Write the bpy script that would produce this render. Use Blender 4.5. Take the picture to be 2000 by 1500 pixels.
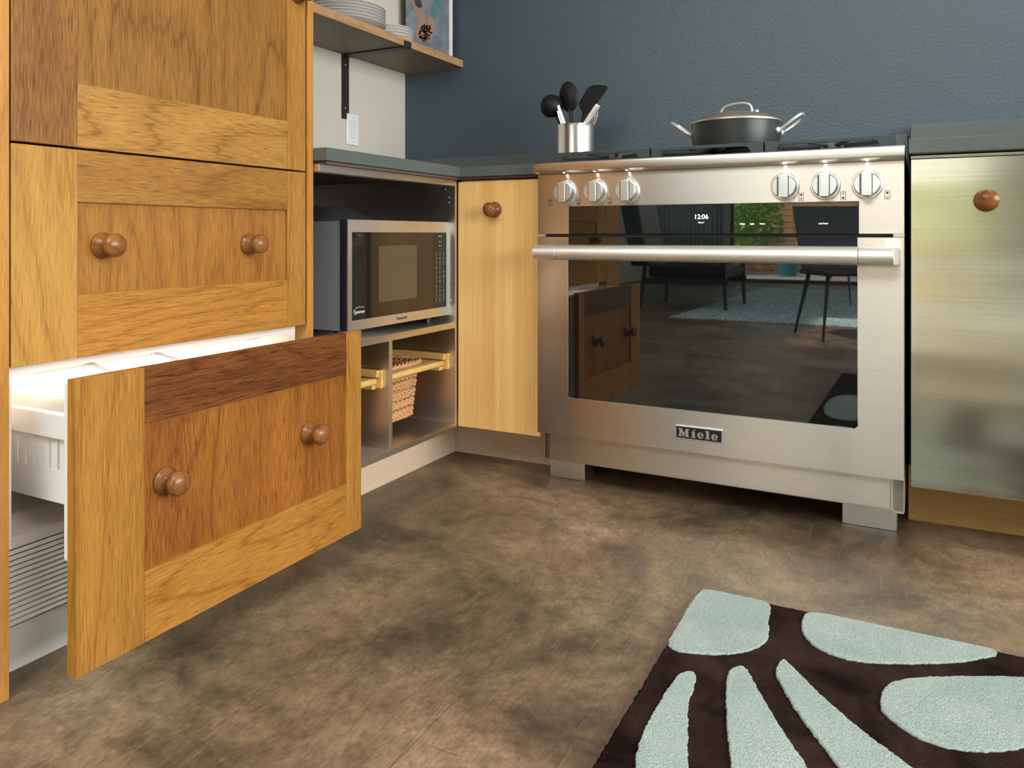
import bpy, bmesh, math, random
from mathutils import Vector, Matrix, noise
R = math.radians
PI = math.pi
for o in list(bpy.data.objects): bpy.data.objects.remove(o)
S = bpy.context.scene
COL = S.collection
random.seed(7)

# ------------------------------------------------------------------ camera, world, light, exposure
cam = bpy.data.cameras.new('camera'); camo = bpy.data.objects.new('camera', cam); COL.objects.link(camo)
camo.location = (0, 0, .71); camo.rotation_euler = (R(90), 0, R(27.373))
cam.sensor_width = 36; cam.lens = 36 * 1515.57 / 2000; cam.shift_y = -(750 - 458.52) / 2000
cam.clip_start = .02
S.camera = camo
S.view_settings.view_transform = 'Standard'; S.view_settings.look = 'None'
S.view_settings.exposure = 0.75; S.view_settings.gamma = 1
W = bpy.data.worlds.new('sky'); S.world = W; W.use_nodes = True
W.node_tree.nodes['Background'].inputs[0].default_value = (.80, .92, 1.0, 1)
W.node_tree.nodes['Background'].inputs[1].default_value = 3.2

def area(name, loc, rot, sx, sy, power, col=(1, 1, 1), spread=180):
    l = bpy.data.lights.new(name, 'AREA'); l.shape = 'RECTANGLE'; l.size = sx; l.size_y = sy
    l.energy = power; l.color = col; l.spread = R(spread)
    o = bpy.data.objects.new(name, l); COL.objects.link(o); o.location = loc; o.rotation_euler = rot
    return o
sun = bpy.data.lights.new('sun', 'SUN'); sun.energy = 9; sun.angle = R(3); sun.color = (1, .94, .84)
suno = bpy.data.objects.new('sun', sun); COL.objects.link(suno)
suno.rotation_euler = Vector((.30, -.35, -.89)).to_track_quat('-Z', 'Y').to_euler()
# daylight through the east window, plus fill through an added skylight and an added side door (each lamp fills its own opening)
area('daylight_east', (2.86, .55, 1.5), (0, R(90), 0), 1.5, 3.0, 95, (1.0, .98, .95))
area('fill_added_skylight', (-.6, -1.2, 2.66), (0, 0, 0), 2.2, 1.8, 38, (1, .96, .90))  # unseen skylight, added to light the room and the left of the floor
area('fill_added_door', (2.96, -4.4, 1.1), (0, R(90), 0), 2.0, 3.4, 120, (.97, 1.0, .96))  # added lamp, lights the back run frontally from low down
area('added_wall_fill', (.62, 2.08, 2.585), (R(42), 0, 0), .12, .12, 10, (1, .97, .92), 120)  # added lamp, brightens the blue wall towards the right

# ------------------------------------------------------------------ node helpers
def mat(name):
    m = bpy.data.materials.new(name); m.use_nodes = True
    return m, m.node_tree, m.node_tree.nodes['Principled BSDF']
def N(t, kind, **kw):
    n = t.nodes.new(kind)
    for k, v in kw.items():
        if k[0] == '_': setattr(n, k[1:], v)
        else: n.inputs[k].default_value = v
    return n
def ramp(t, fac, stops):
    r = t.nodes.new('ShaderNodeValToRGB'); e = r.color_ramp.elements
    while len(e) < len(stops): e.new(.5)
    for el, (p, c) in zip(e, stops):
        el.position = p; el.color = (*c, 1) if len(c) == 3 else c
    t.links.new(fac, r.inputs[0]); return r
def coords(t, scale=(1, 1, 1), loc=(0, 0, 0), rot=(0, 0, 0), src='Object'):
    c = t.nodes.new('ShaderNodeTexCoord'); m = t.nodes.new('ShaderNodeMapping')
    m.inputs['Scale'].default_value = scale; m.inputs['Location'].default_value = loc; m.inputs['Rotation'].default_value = rot
    t.links.new(c.outputs[src], m.inputs[0]); return m.outputs[0]
def mix(t, a, b, f, mode='MIX'):
    m = t.nodes.new('ShaderNodeMix'); m.data_type = 'RGBA'; m.blend_type = mode
    for s, v in ((m.inputs[6], a), (m.inputs[7], b), (m.inputs[0], f)):
        if hasattr(v, 'is_linked') or hasattr(v, 'links'): t.links.new(v, s)
        else: s.default_value = (*v, 1) if isinstance(v, tuple) else v
    return m.outputs[2]
def bump(t, b, h, strength=.2, dist=.001):
    n = N(t, 'ShaderNodeBump', Strength=strength, Distance=dist); t.links.new(h, n.inputs['Height'])
    t.links.new(n.outputs[0], b.inputs['Normal']); return n
def plain(name, col, rough=.5, metal=0, **kw):
    m, t, b = mat(name)
    b.inputs['Base Color'].default_value = (*col, 1); b.inputs['Roughness'].default_value = rough; b.inputs['Metallic'].default_value = metal
    # slight procedural unevenness of tone
    nz = N(t, 'ShaderNodeTexNoise', Scale=6.0, Detail=3.0); t.links.new(coords(t), nz.inputs['Vector'])
    r = ramp(t, nz.outputs[0], [(.3, tuple(c * .92 for c in col)), (.7, tuple(min(1, c * 1.06) for c in col))])
    t.links.new(r.outputs[0], b.inputs['Base Color'])
    for k, v in kw.items(): b.inputs[k.replace('_', ' ')].default_value = v
    return m

def wood(name, dark, mid, light, axis='Z', seed=0., rings=9., fig=2.2, rough=.38, contrast=1.0, k=.76):
    """oiled hardwood: faint cathedral figure along `axis`, short pores, fine fibre"""
    dark, mid, light = ((c[0] * k, c[1] * k * .96, c[2] * k * .72) for c in (dark, mid, light))
    m, t, b = mat(name)
    sq = {'X': (.16, 1, 1), 'Y': (1, .16, 1), 'Z': (1, 1, .16)}[axis]
    fq = {'X': (.05, 1, 1), 'Y': (1, .05, 1), 'Z': (1, 1, .05)}[axis]
    off = (seed * 3.7, seed * 1.9, seed * 5.3)
    n1 = N(t, 'ShaderNodeTexNoise', Scale=fig * 1.9, Detail=1.0, Roughness=.4, Distortion=.3); t.links.new(coords(t, sq, off), n1.inputs['Vector'])
    wob = N(t, 'ShaderNodeTexNoise', Scale=70.0, Detail=3.0); t.links.new(coords(t, fq, off), wob.inputs['Vector'])
    mul = N(t, 'ShaderNodeMath', _operation='MULTIPLY'); mul.inputs[1].default_value = rings * 2.0; t.links.new(n1.outputs[0], mul.inputs[0])
    add = N(t, 'ShaderNodeMath', _operation='MULTIPLY_ADD'); add.inputs[1].default_value = .8
    t.links.new(wob.outputs[0], add.inputs[0]); t.links.new(mul.outputs[0], add.inputs[2])
    pp = N(t, 'ShaderNodeMath', _operation='PINGPONG'); pp.inputs[1].default_value = .5; t.links.new(add.outputs[0], pp.inputs[0])
    sc = N(t, 'ShaderNodeMath', _operation='MULTIPLY'); sc.inputs[1].default_value = 2; t.links.new(pp.outputs[0], sc.inputs[0])
    av = tuple(a * .5 + c * .5 for a, c in zip(mid, light))
    lo = tuple(a * .55 + c * .45 for a, c in zip(av, mid)); hi = tuple(a * .45 + c * .55 for a, c in zip(av, light))
    base = ramp(t, sc.outputs[0], [(0, tuple(a * .45 + c * .55 for a, c in zip(mid, dark))), (.16, lo), (.45, av), (.9, hi)])
    # broad drift of tone
    big = N(t, 'ShaderNodeTexNoise', Scale=7.0, Detail=3.0, Roughness=.55); t.links.new(coords(t, sq, (off[1], off[2], off[0])), big.inputs['Vector'])
    br = ramp(t, big.outputs[0], [(.38, (0, 0, 0)), (.68, (.55 * contrast,) * 3)])
    c1 = mix(t, base.outputs[0], tuple(a * .5 + c * .5 for a, c in zip(mid, dark)), br.outputs[0])
    # fibres: short streaks darker and lighter
    fib = N(t, 'ShaderNodeTexNoise', Scale=560.0, Detail=3.0, Roughness=.6, Distortion=.15); t.links.new(coords(t, fq, off), fib.inputs['Vector'])
    fd = ramp(t, fib.outputs[0], [(.34, (.75 * contrast,) * 3), (.47, (0, 0, 0))])
    c2 = mix(t, c1, dark, fd.outputs[0])
    fl = ramp(t, fib.outputs[0], [(.56, (0, 0, 0)), (.68, (.6, .6, .6))])
    c3 = mix(t, c2, tuple(min(1, v * 1.25) for v in light), fl.outputs[0])
    t.links.new(c3, b.inputs['Base Color'])
    b.inputs['Roughness'].default_value = rough; b.inputs['Specular IOR Level'].default_value = .32
    bump(t, b, fib.outputs[0], .10, .0005)
    return m

def steel(name, col=(.62, .60, .57), rough=.32, aniso=.85, rot=.25, streak='X', wavy=0):
    m, t, b = mat(name)
    b.inputs['Metallic'].default_value = 1; b.inputs['Roughness'].default_value = rough
    b.inputs['Anisotropic'].default_value = aniso; b.inputs['Anisotropic Rotation'].default_value = rot
    tg = t.nodes.new('ShaderNodeTangent'); tg.direction_type = 'RADIAL'; tg.axis = 'Z'; t.links.new(tg.outputs[0], b.inputs['Tangent'])
    s = {'X': (2, 2, 400), 'Z': (300, 300, 2)}[streak]
    n = N(t, 'ShaderNodeTexNoise', Scale=1.0, Detail=3.0); t.links.new(coords(t, s), n.inputs['Vector'])
    r = ramp(t, n.outputs[0], [(.3, tuple(c * .93 for c in col)), (.7, tuple(min(1, c * 1.05) for c in col))])
    t.links.new(r.outputs[0], b.inputs['Base Color'])
    if wavy:
        w = N(t, 'ShaderNodeTexNoise', Scale=1.0, Detail=1.0); t.links.new(coords(t, (.7, .7, 7)), w.inputs['Vector'])
        bump(t, b, w.outputs[0], 1.0, wavy)
    return m

# ------------------------------------------------------------------ mesh helpers
BASE = {}
class MB:
    def __init__(s): s.bm = bmesh.new(); s.mi = 0
    def _tag(s, faces):
        for f in faces: f.material_index = s.mi
    def box(s, x0, x1, y0, y1, z0, z1, bev=0, seg=2):
        vs = [s.bm.verts.new(p) for p in ((x0, y0, z0), (x1, y0, z0), (x1, y1, z0), (x0, y1, z0), (x0, y0, z1), (x1, y0, z1), (x1, y1, z1), (x0, y1, z1))]
        fs = [s.bm.faces.new([vs[i] for i in q]) for q in ((0, 3, 2, 1), (4, 5, 6, 7), (0, 1, 5, 4), (1, 2, 6, 5), (2, 3, 7, 6), (3, 0, 4, 7))]
        s._tag(fs)
        if bev:
            es = list({e for f in fs for e in f.edges})
            r = bmesh.ops.bevel(s.bm, geom=es, offset=bev, segments=seg, affect='EDGES', profile=.5)
            s._tag(r['faces'])
        return s
    def prism(s, pts, vec, bev=0):
        """pts: planar polygon (3D points); extruded by vec"""
        a = [s.bm.verts.new(p) for p in pts]; v = Vector(vec)
        c = [s.bm.verts.new(Vector(p) + v) for p in pts]
        f = [s.bm.faces.new(a), s.bm.faces.new(c[::-1])]
        n = len(pts)
        for i in range(n): f.append(s.bm.faces.new((a[i], c[i], c[(i + 1) % n], a[(i + 1) % n])))
        s._tag(f)
        if bev:
            es = [e for e in f[0].edges] + [e for e in f[1].edges]
            r = bmesh.ops.bevel(s.bm, geom=es, offset=bev, segments=2, affect='EDGES', profile=.5); s._tag(r['faces'])
        return s
    def lathe(s, prof, o=(0, 0, 0), axis='Z', seg=32, ax=None, cap=False):
        """prof: list of (along, radius)"""
        A = Vector(ax).normalized() if ax else {'X': Vector((1, 0, 0)), 'Y': Vector((0, 1, 0)), 'Z': Vector((0, 0, 1)), '-Y': Vector((0, -1, 0))}[axis]
        U = A.orthogonal().normalized(); V = A.cross(U); o = Vector(o)
        rings = []
        for h, r in prof:
            if r < 1e-6: rings.append([s.bm.verts.new(o + A * h)])
            else: rings.append([s.bm.verts.new(o + A * h + (U * math.cos(2 * PI * k / seg) + V * math.sin(2 * PI * k / seg)) * r) for k in range(seg)])
        fs = []
        for a, c in zip(rings, rings[1:]):
            for k in range(seg):
                k2 = (k + 1) % seg
                q = [a[k % len(a)], a[k2 % len(a)], c[k2 % len(c)], c[k % len(c)]]
                q = [v for i, v in enumerate(q) if v not in q[:i]]
                if len(q) > 2: fs.append(s.bm.faces.new(q))
        if cap:
            for rg in (rings[0], rings[-1]):
                if len(rg) > 2: fs.append(s.bm.faces.new(rg))
        s._tag(fs); return s
    def tube(s, pts, r, seg=8, closed=False, flat=None):
        """r: radius or list; flat: (scale along binormal) for flattened bars"""
        pts = [Vector(p) for p in pts]; n = len(pts)
        rr = r if isinstance(r, (list, tuple)) else [r] * n
        rings = []; U = None
        for i, p in enumerate(pts):
            a = pts[(i - 1) % n] if (closed or i > 0) else p; c = pts[(i + 1) % n] if (closed or i < n - 1) else p
            T = (c - a).normalized()
            if U is None: U = T.orthogonal().normalized()
            U = (U - T * U.dot(T)).normalized(); V = T.cross(U)
            rings.append([s.bm.verts.new(p + (U * math.cos(2 * PI * k / seg) + V * math.sin(2 * PI * k / seg) * (flat or 1)) * rr[i]) for k in range(seg)])
        fs = []
        m = n if closed else n - 1
        for i in range(m):
            a, c = rings[i], rings[(i + 1) % n]
            for k in range(seg): fs.append(s.bm.faces.new((a[k], a[(k + 1) % seg], c[(k + 1) % seg], c[k])))
        if not closed: fs += [s.bm.faces.new(rings[0][::-1]), s.bm.faces.new(rings[-1])]
        s._tag(fs); return s
    def build(s, name, m, parent=None, smooth=True, ang=35):
        bmesh.ops.recalc_face_normals(s.bm, faces=s.bm.faces)
        me = bpy.data.meshes.new(name)
        L = BASE.get(parent.name) if parent else None
        if L is not None:
            for v in s.bm.verts: v.co -= L
        s.bm.to_mesh(me); s.bm.free()
        for mm in (m if isinstance(m, (list, tuple)) else [m]): me.materials.append(mm)
        if smooth:
            for p in me.polygons: p.use_smooth = True
            me.set_sharp_from_angle(angle=R(ang))
        o = bpy.data.objects.new(name, me); COL.objects.link(o)
        if smooth and len(me.polygons) < 6000:
            w = o.modifiers.new('face_weighted', 'WEIGHTED_NORMAL'); w.keep_sharp = True; w.weight = 90
        if parent: o.parent = parent; BASE[o.name] = L if L is not None else Vector((0, 0, 0))
        return o
def build_each(b, name, m, parent, **kw):
    """every connected island of the mesh becomes a part of its own"""
    bm = b.bm; seen = set(); out = []
    bm.verts.ensure_lookup_table(); bm.verts.index_update()
    for v0 in bm.verts:
        if v0.index in seen: continue
        st = [v0]; isl = {v0.index}
        while st:
            v = st.pop()
            for e in v.link_edges:
                w = e.other_vert(v)
                if w.index not in isl: isl.add(w.index); st.append(w)
        seen |= isl; out.append(isl)
    res = []
    for isl in out:
        q = MB(); vm = {i: q.bm.verts.new(bm.verts[i].co) for i in sorted(isl)}
        for f in bm.faces:
            if f.verts[0].index in isl: nf = q.bm.faces.new([vm[v.index] for v in f.verts]); nf.material_index = f.material_index
        res.append(q.build(name, m, parent, **kw))
    bm.free(); return res
def tag(o, label, cat, group=None):
    o['label'] = label; o['category'] = cat
    if group: o['group'] = group
    return o
def thing(name, label, cat, loc=(0, 0, 0), group=None, local=False, rotz=0):
    o = bpy.data.objects.new(name, None); COL.objects.link(o); o.location = loc; o.rotation_euler = (0, 0, rotz)
    o.empty_display_size = .05
    BASE[o.name] = Vector((0, 0, 0)) if local else Vector(loc)
    return tag(o, label, cat, group)
def struct(o, label=None):
    o['kind'] = 'structure'
    if label: o['label'] = label
    return o
def copy_thing(root, delta, label, rotz=None):
    def cp(o, par):
        c = o.copy(); COL.objects.link(c)
        if par: c.parent = par
        for ch in o.children: cp(ch, c)
        return c
    r = cp(root, None); r.location = Vector(root.location) + Vector(delta); r['label'] = label
    if rotz is not None: r.rotation_euler = (0, 0, rotz)
    return r
def text_mesh(txt, size, ext=.0004):
    cu = bpy.data.curves.new('t', 'FONT'); cu.body = txt; cu.size = size; cu.extrude = ext; cu.align_x = 'CENTER'; cu.align_y = 'CENTER'; cu.resolution_u = 4
    o = bpy.data.objects.new('t', cu); COL.objects.link(o)
    bpy.context.view_layer.update()
    me = bpy.data.meshes.new_from_object(o.evaluated_get(bpy.context.evaluated_depsgraph_get()))
    bpy.data.objects.remove(o); bpy.data.curves.remove(cu)
    return me
def add_text(mb, txt, size, M, sx=1.0):
    me = text_mesh(txt, size); me.transform(M @ Matrix.Diagonal((sx, 1, 1, 1)))
    b2 = bmesh.new(); b2.from_mesh(me); 
    vm = {v: mb.bm.verts.new(v.co) for v in b2.verts}
    for f in b2.faces:
        try: nf = mb.bm.faces.new([vm[v] for v in f.verts]); nf.material_index = mb.mi
        except ValueError: pass
    b2.free(); bpy.data.meshes.remove(me)
FACE_MY = Matrix(((1, 0, 0, 0), (0, 0, -1, 0), (0, 1, 0, 0), (0, 0, 0, 1)))      # text plane facing -Y, x to +X
FACE_PX = Matrix(((0, 0, 1, 0), (1, 0, 0, 0), (0, 1, 0, 0), (0, 0, 0, 1)))       # text plane facing +X, x to +Y
def T(x, y, z): return Matrix.Translation((x, y, z))

# ------------------------------------------------------------------ materials
CRACKS = [((-.621, 1.20), (-.619, .82), .0006, .75), ((-.644, 1.073), (-.617, .82), .0005, .6), ((-.601, .905), (-.544, .907), .0006, .6), ((-1.119, .869), (-.996, .908), .0005, .6), ((-.759, 1.275), (-.60, 1.29), .0004, .5), ((-.432, 1.084), (-.423, .94), .0005, .5), ((-.542, 1.472), (-.40, 1.475), .0005, .4)]
def m_floor():
    m, t, b = mat('stained_concrete')
    c = coords(t)
    warp = N(t, 'ShaderNodeTexNoise', Scale=1.6, Detail=4.0); t.links.new(c, warp.inputs['Vector'])
    n1 = N(t, 'ShaderNodeTexNoise', Scale=2.4, Detail=9.0, Roughness=.68, Distortion=.7); t.links.new(coords(t, (1, 1, 1), (3.1, .4, 0)), n1.inputs['Vector'])
    n2 = N(t, 'ShaderNodeTexNoise', Scale=26.0, Detail=8.0, Roughness=.7, Distortion=.4); t.links.new(c, n2.inputs['Vector'])
    n3 = N(t, 'ShaderNodeTexNoise', Scale=1.1, Detail=3.0); t.links.new(coords(t, (1, 1, 1), (9, 2, 0)), n3.inputs['Vector'])
    base = ramp(t, n1.outputs[0], [(.33, (.060, .042, .027)), (.44, (.140, .092, .054)), (.54, (.220, .143, .082)), (.66, (.33, .22, .13))])
    fine = ramp(t, n2.outputs[0], [(.32, (.62, .62, .62)), (.52, (1, 1, 1)), (.72, (1.3, 1.28, 1.24))])
    c1 = mix(t, base.outputs[0], fine.outputs[0], 1.0, 'MULTIPLY')
    cool = ramp(t, n3.outputs[0], [(.4, (1, 1, 1)), (.6, (.92, 1.0, 1.0))])
    c2 = mix(t, c1, cool.outputs[0], 1.0, 'MULTIPLY')
    n4 = N(t, 'ShaderNodeTexNoise', Scale=150.0, Detail=4.0, Roughness=.7); t.links.new(coords(t, (1, .45, 1), (0, 0, 0), (0, 0, R(30))), n4.inputs['Vector'])
    f4 = ramp(t, n4.outputs[0], [(.3, (.72, .72, .72)), (.5, (1, 1, 1)), (.7, (1.28, 1.26, 1.22))])
    last = mix(t, c2, f4.outputs[0], 1.0, 'MULTIPLY')
    # hairline cracks in the slab
    pos = t.nodes.new('ShaderNodeTexCoord'); sep = t.nodes.new('ShaderNodeSeparateXYZ')
    jit = N(t, 'ShaderNodeTexNoise', Scale=22.0, Detail=3.0); t.links.new(pos.outputs['Object'], jit.inputs['Vector'])
    t.links.new(pos.outputs['Object'], sep.inputs[0])
    def mth(op, a, b_=None, c_=None):
        m_ = t.nodes.new('ShaderNodeMath'); m_.operation = op
        for i, v in enumerate((a, b_, c_)):
            if v is None: continue
            if isinstance(v, (int, float)): m_.inputs[i].default_value = v
            else: t.links.new(v, m_.inputs[i])
        return m_.outputs[0]
    jv = mth('MULTIPLY_ADD', jit.outputs[0], .008, -.004)
    for (ax_, ay_), (bx_, by_), w_, st_ in CRACKS:
        L_ = math.hypot(bx_ - ax_, by_ - ay_); ux, uy = (bx_ - ax_) / L_, (by_ - ay_) / L_
        d_ = mth('ADD', mth('MULTIPLY', sep.outputs[0], -uy), mth('MULTIPLY_ADD', sep.outputs[1], ux, uy * ax_ - ux * ay_))
        s_ = mth('ADD', mth('MULTIPLY', sep.outputs[0], ux), mth('MULTIPLY_ADD', sep.outputs[1], uy, -ux * ax_ - uy * ay_))
        near = mth('LESS_THAN', mth('ABSOLUTE', mth('ADD', d_, jv)), w_)
        along = mth('LESS_THAN', mth('ABSOLUTE', mth('SUBTRACT', s_, L_ / 2)), L_ / 2)
        last = mix(t, last, (.03, .022, .016), mth('MULTIPLY', mth('MULTIPLY', near, along), st_))
    # scratches: short straight hairlines running several ways, a few long dark ones
    for ang, dens, dark in ((35, 120, 1), (82, 150, 0), (-40, 130, 0), (8, 170, 0), (118, 110, 1), (-70, 160, 0), (58, 60, 1), (20, 90, 0)):
        v = coords(t, (dens, dens * .06, 1), (ang * .13, dens * .07, 0), (0, 0, R(ang)))
        w = N(t, 'ShaderNodeTexNoise', Scale=1.0, Detail=1.0, Distortion=.0); t.links.new(v, w.inputs['Vector'])
        hi = .715 if dens < 50 else .70
        ln = ramp(t, w.outputs[0], [(hi, (0, 0, 0)), (hi + .035, (1, 1, 1))])
        f2 = N(t, 'ShaderNodeMath', _operation='MULTIPLY'); f2.inputs[1].default_value = (.22 if dark else .15); t.links.new(ln.outputs[0], f2.inputs[0])
        last = mix(t, last, (.035, .026, .02) if dark else (.36, .27, .185), f2.outputs[0])
    t.links.new(last, b.inputs['Base Color'])
    rr = ramp(t, n2.outputs[0], [(.3, (.34,) * 3), (.7, (.5,) * 3)]); t.links.new(rr.outputs[0], b.inputs['Roughness'])
    bump(t, b, n2.outputs[0], .12, .002)
    return m
def m_wall(name, col, sc=230, st=.35, rough=.5):
    m, t, b = mat(name)
    n = N(t, 'ShaderNodeTexNoise', Scale=float(sc), Detail=3.0, Roughness=.6); t.links.new(coords(t), n.inputs['Vector'])
    n2 = N(t, 'ShaderNodeTexNoise', Scale=1.5, Detail=2.0); t.links.new(coords(t), n2.inputs['Vector'])
    r = ramp(t, n2.outputs[0], [(.3, tuple(c * .95 for c in col)), (.7, tuple(c * 1.05 for c in col))]); t.links.new(r.outputs[0], b.inputs['Base Color'])
    b.inputs['Roughness'].default_value = rough; bump(t, b, n.outputs[0], st, .003)
    return m
M = {}
M['floor'] = m_floor()
M['blue'] = m_wall('slate_blue_paint', (.063, .089, .106), 120, .55, .42)
M['white'] = m_wall('cream_white_paint', (.60, .555, .47), 150, .2, .6)
M['ceil'] = m_wall('ceiling_paint', (.75, .74, .70), 90, .2, .8)
BR = dict(dark=(.20, .075, .012), mid=(.42, .185, .040), light=(.60, .30, .085))
M['w_side'] = wood('oiled_wood_side', (.36, .15, .035), (.55, .25, .065), (.66, .33, .10), 'Z', 1.1, 5, 1.4, contrast=.6)
M['w_panelA'] = wood('oiled_wood_panel_upper', (.14, .055, .011), (.29, .128, .030), (.40, .195, .054), 'Z', 2.3, 10, 1.6)
M['w_stileA'] = wood('oiled_wood_stile_dark', (.13, .045, .010), (.29, .12, .028), (.42, .20, .055), 'Z', 4.6, 5, 2.4, contrast=1.5)
M['w_stileB'] = wood('oiled_wood_stile_gold', (.32, .15, .035), (.50, .25, .060), (.62, .34, .10), 'Z', 6.2, 7, 2.0, contrast=.8)
M['w_stileC'] = wood('oiled_wood_stile_straight', (.26, .105, .02), (.44, .20, .042), (.56, .28, .072), 'Z', 8.9, 4, 3.2)
M['w_railA'] = wood('oiled_wood_rail_gold', (.20, .085, .016), (.42, .20, .048), (.60, .32, .10), 'Y', 3.7, 8, 2.0)
M['w_railB'] = wood('oiled_wood_rail_brown', (.17, .065, .012), (.36, .155, .035), (.50, .25, .07), 'Y', 7.1, 6, 2.6)
M['w_railC'] = wood('oiled_wood_rail_amber', (.25, .095, .015), (.46, .20, .040), (.58, .28, .07), 'Y', 9.4, 9, 2.2)
M['w_railD'] = wood('oiled_wood_rail_red_brown', (.07, .018, .005), (.17, .052, .014), (.27, .098, .028), 'Y', 5.5, 9, 3.0, contrast=1.4)
M['w_panelB'] = wood('oiled_wood_panel_drawer', (.22, .075, .012), (.38, .155, .031), (.49, .23, .056), 'Z', 10.3, 9, 2.4)
M['w_panelC'] = wood('oiled_wood_panel_freezer', (.15, .040, .008), (.34, .115, .022), (.46, .185, .042), 'Z', 12.7, 11, 2.4, contrast=1.2)
M['w_knob'] = wood('turned_walnut', (.12, .042, .014), (.26, .100, .036), (.34, .145, .056), 'X', 2.2, 5, 6, rough=.24, contrast=.5)
M['w_knob2'] = wood('turned_mahogany', (.10, .030, .010), (.23, .075, .025), (.32, .12, .04), 'X', 6.2, 5, 6, rough=.25)
M['shelfwood'] = wood('shelf_wood', (.30, .16, .095), (.46, .27, .17), (.55, .34, .22), 'Y', 14.1, 4, 3.0, rough=.5, contrast=.8, k=.85)
M['toewood'] = wood('toe_kick_wood', (.58, .43, .38), (.74, .57, .53), (.82, .66, .62), 'X', 15.1, 3, 1.0, rough=.5, contrast=.4, k=.85)
M['toewoodY'] = wood('toe_kick_wood_left', (.58, .43, .38), (.74, .57, .53), (.82, .66, .62), 'Y', 15.1, 1, 1.0, rough=.5, contrast=.2, k=.85)
M['basketwood'] = wood('pale_basket_rail_wood', (.55, .30, .10), (.74, .47, .19), (.82, .56, .27), 'Y', 16.1, 3, 2.0, rough=.45, contrast=.5, k=.85)
def m_bamboo():
    m, t, b = mat('bamboo_plywood')
    v = N(t, 'ShaderNodeTexNoise', Scale=1.0, Detail=1.0); t.links.new(coords(t, (55, 55, .6)), v.inputs['Vector'])
    f = N(t, 'ShaderNodeTexNoise', Scale=1.0, Detail=4.0); t.links.new(coords(t, (420, 420, 5)), f.inputs['Vector'])
    k = N(t, 'ShaderNodeTexVoronoi', Scale=1.0); t.links.new(coords(t, (42, 42, 4.5)), k.inputs['Vector'])
    a = ramp(t, v.outputs[0], [(.3, (.73, .405, .125)), (.5, (.80, .465, .16)), (.7, (.86, .53, .20))])
    g = ramp(t, f.outputs[0], [(.3, (.88, .86, .82)), (.6, (1, 1, 1))])
    c = mix(t, a.outputs[0], g.outputs[0], 1.0, 'MULTIPLY')
    kr = ramp(t, k.outputs['Distance'], [(0, (.7, .62, .5)), (.09, (1, 1, 1))])
    c = mix(t, c, kr.outputs[0], .8, 'MULTIPLY')
    t.links.new(c, b.inputs['Base Color']); b.inputs['Roughness'].default_value = .42
    return m
M['bamboo'] = m_bamboo()
M['steel'] = steel('brushed_steel', (.67, .62, .555), .27, .92)
M['steel_wavy'] = steel('brushed_steel_sheet', (.62, .57, .47), .17, .55, .25, wavy=.0045)
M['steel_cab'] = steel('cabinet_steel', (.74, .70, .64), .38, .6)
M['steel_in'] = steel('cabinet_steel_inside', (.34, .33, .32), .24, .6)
M['steel_pl'] = plain('satin_steel', (.76, .73, .68), .36, 1)
M['handle'] = plain('satin_handle_metal', (.86, .83, .77), .48, 1)
M['chrome'] = plain('polished_chrome', (.84, .86, .88), .30, 1)
M['dark_slot'] = plain('black_gap', (.01, .01, .01), .6)
M['black'] = plain('black_iron', (.018, .019, .019), .45)
M['grate'] = plain('enamelled_cast_iron', (.030, .040, .042), .42)
M['nonstick'] = plain('anodised_pan_grey', (.020, .024, .024), .36, 0, Specular_IOR_Level=.5)
M['nylon'] = plain('black_nylon', (.006, .006, .006), .5, 0, Specular_IOR_Level=.25)
M['blackplastic'] = plain('black_plastic', (.012, .012, .013), .35)
M['whiteplastic'] = plain('white_plastic', (.82, .82, .80), .35)
M['whiteliner'] = plain('white_liner', (.84, .77, .70), .4)
M['grille'] = plain('warm_white_enamel', (.82, .80, .74), .4)
M['toepaint'] = plain('pale_grey_enamel', (.68, .67, .62), .5)
M['ceramic'] = plain('white_glazed_ceramic', (.72, .70, .66), .2)
M['switch'] = plain('white_switch_plastic', (.80, .80, .78), .3)
M['counter'] = plain('dark_grey_quartz', (.095, .108, .102), .30)
def m_glass_black(name, col=(.004, .006, .006), ior=1.9, rough=.015):
    m, t, b = mat(name); b.inputs['Base Color'].default_value = (*col, 1); b.inputs['IOR'].default_value = ior
    n = N(t, 'ShaderNodeTexNoise', Scale=3.0); t.links.new(coords(t), n.inputs['Vector'])
    r = ramp(t, n.outputs[0], [(.3, (rough,) * 3), (.7, (rough * 1.4,) * 3)]); t.links.new(r.outputs[0], b.inputs['Roughness'])
    return m
M['ovenglass'] = m_glass_black('black_oven_glass')
M['mwglass'] = m_glass_black('microwave_door_glass', (.012, .010, .009), 1.75, .04)
M['mwmesh'] = m_glass_black('microwave_window_screen', (.075, .058, .035), 1.7, .12)
M['mwside'] = plain('grey_painted_steel', (.30, .32, .33), .4, .3)
def m_emit(name, col, st):
    m, t, b = mat(name); b.inputs['Base Color'].default_value = (*col, 1)
    b.inputs['Emission Color'].default_value = (*col, 1); b.inputs['Emission Strength'].default_value = st
    return m
M['display'] = m_emit('lit_display_digits', (.9, 1, 1), .9)
M['lamp'] = m_emit('small_lamp', (1, .97, .9), 4)
M['print_dark'] = plain('dark_print', (.03, .025, .02), .6)
M['print_pale'] = plain('pale_print', (.5, .48, .42), .6)
M['wicker'] = plain('wicker', (.62, .34, .15), .6)
M['wicker_dark'] = plain('wicker_shadow_core', (.10, .045, .018), .9)
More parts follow.
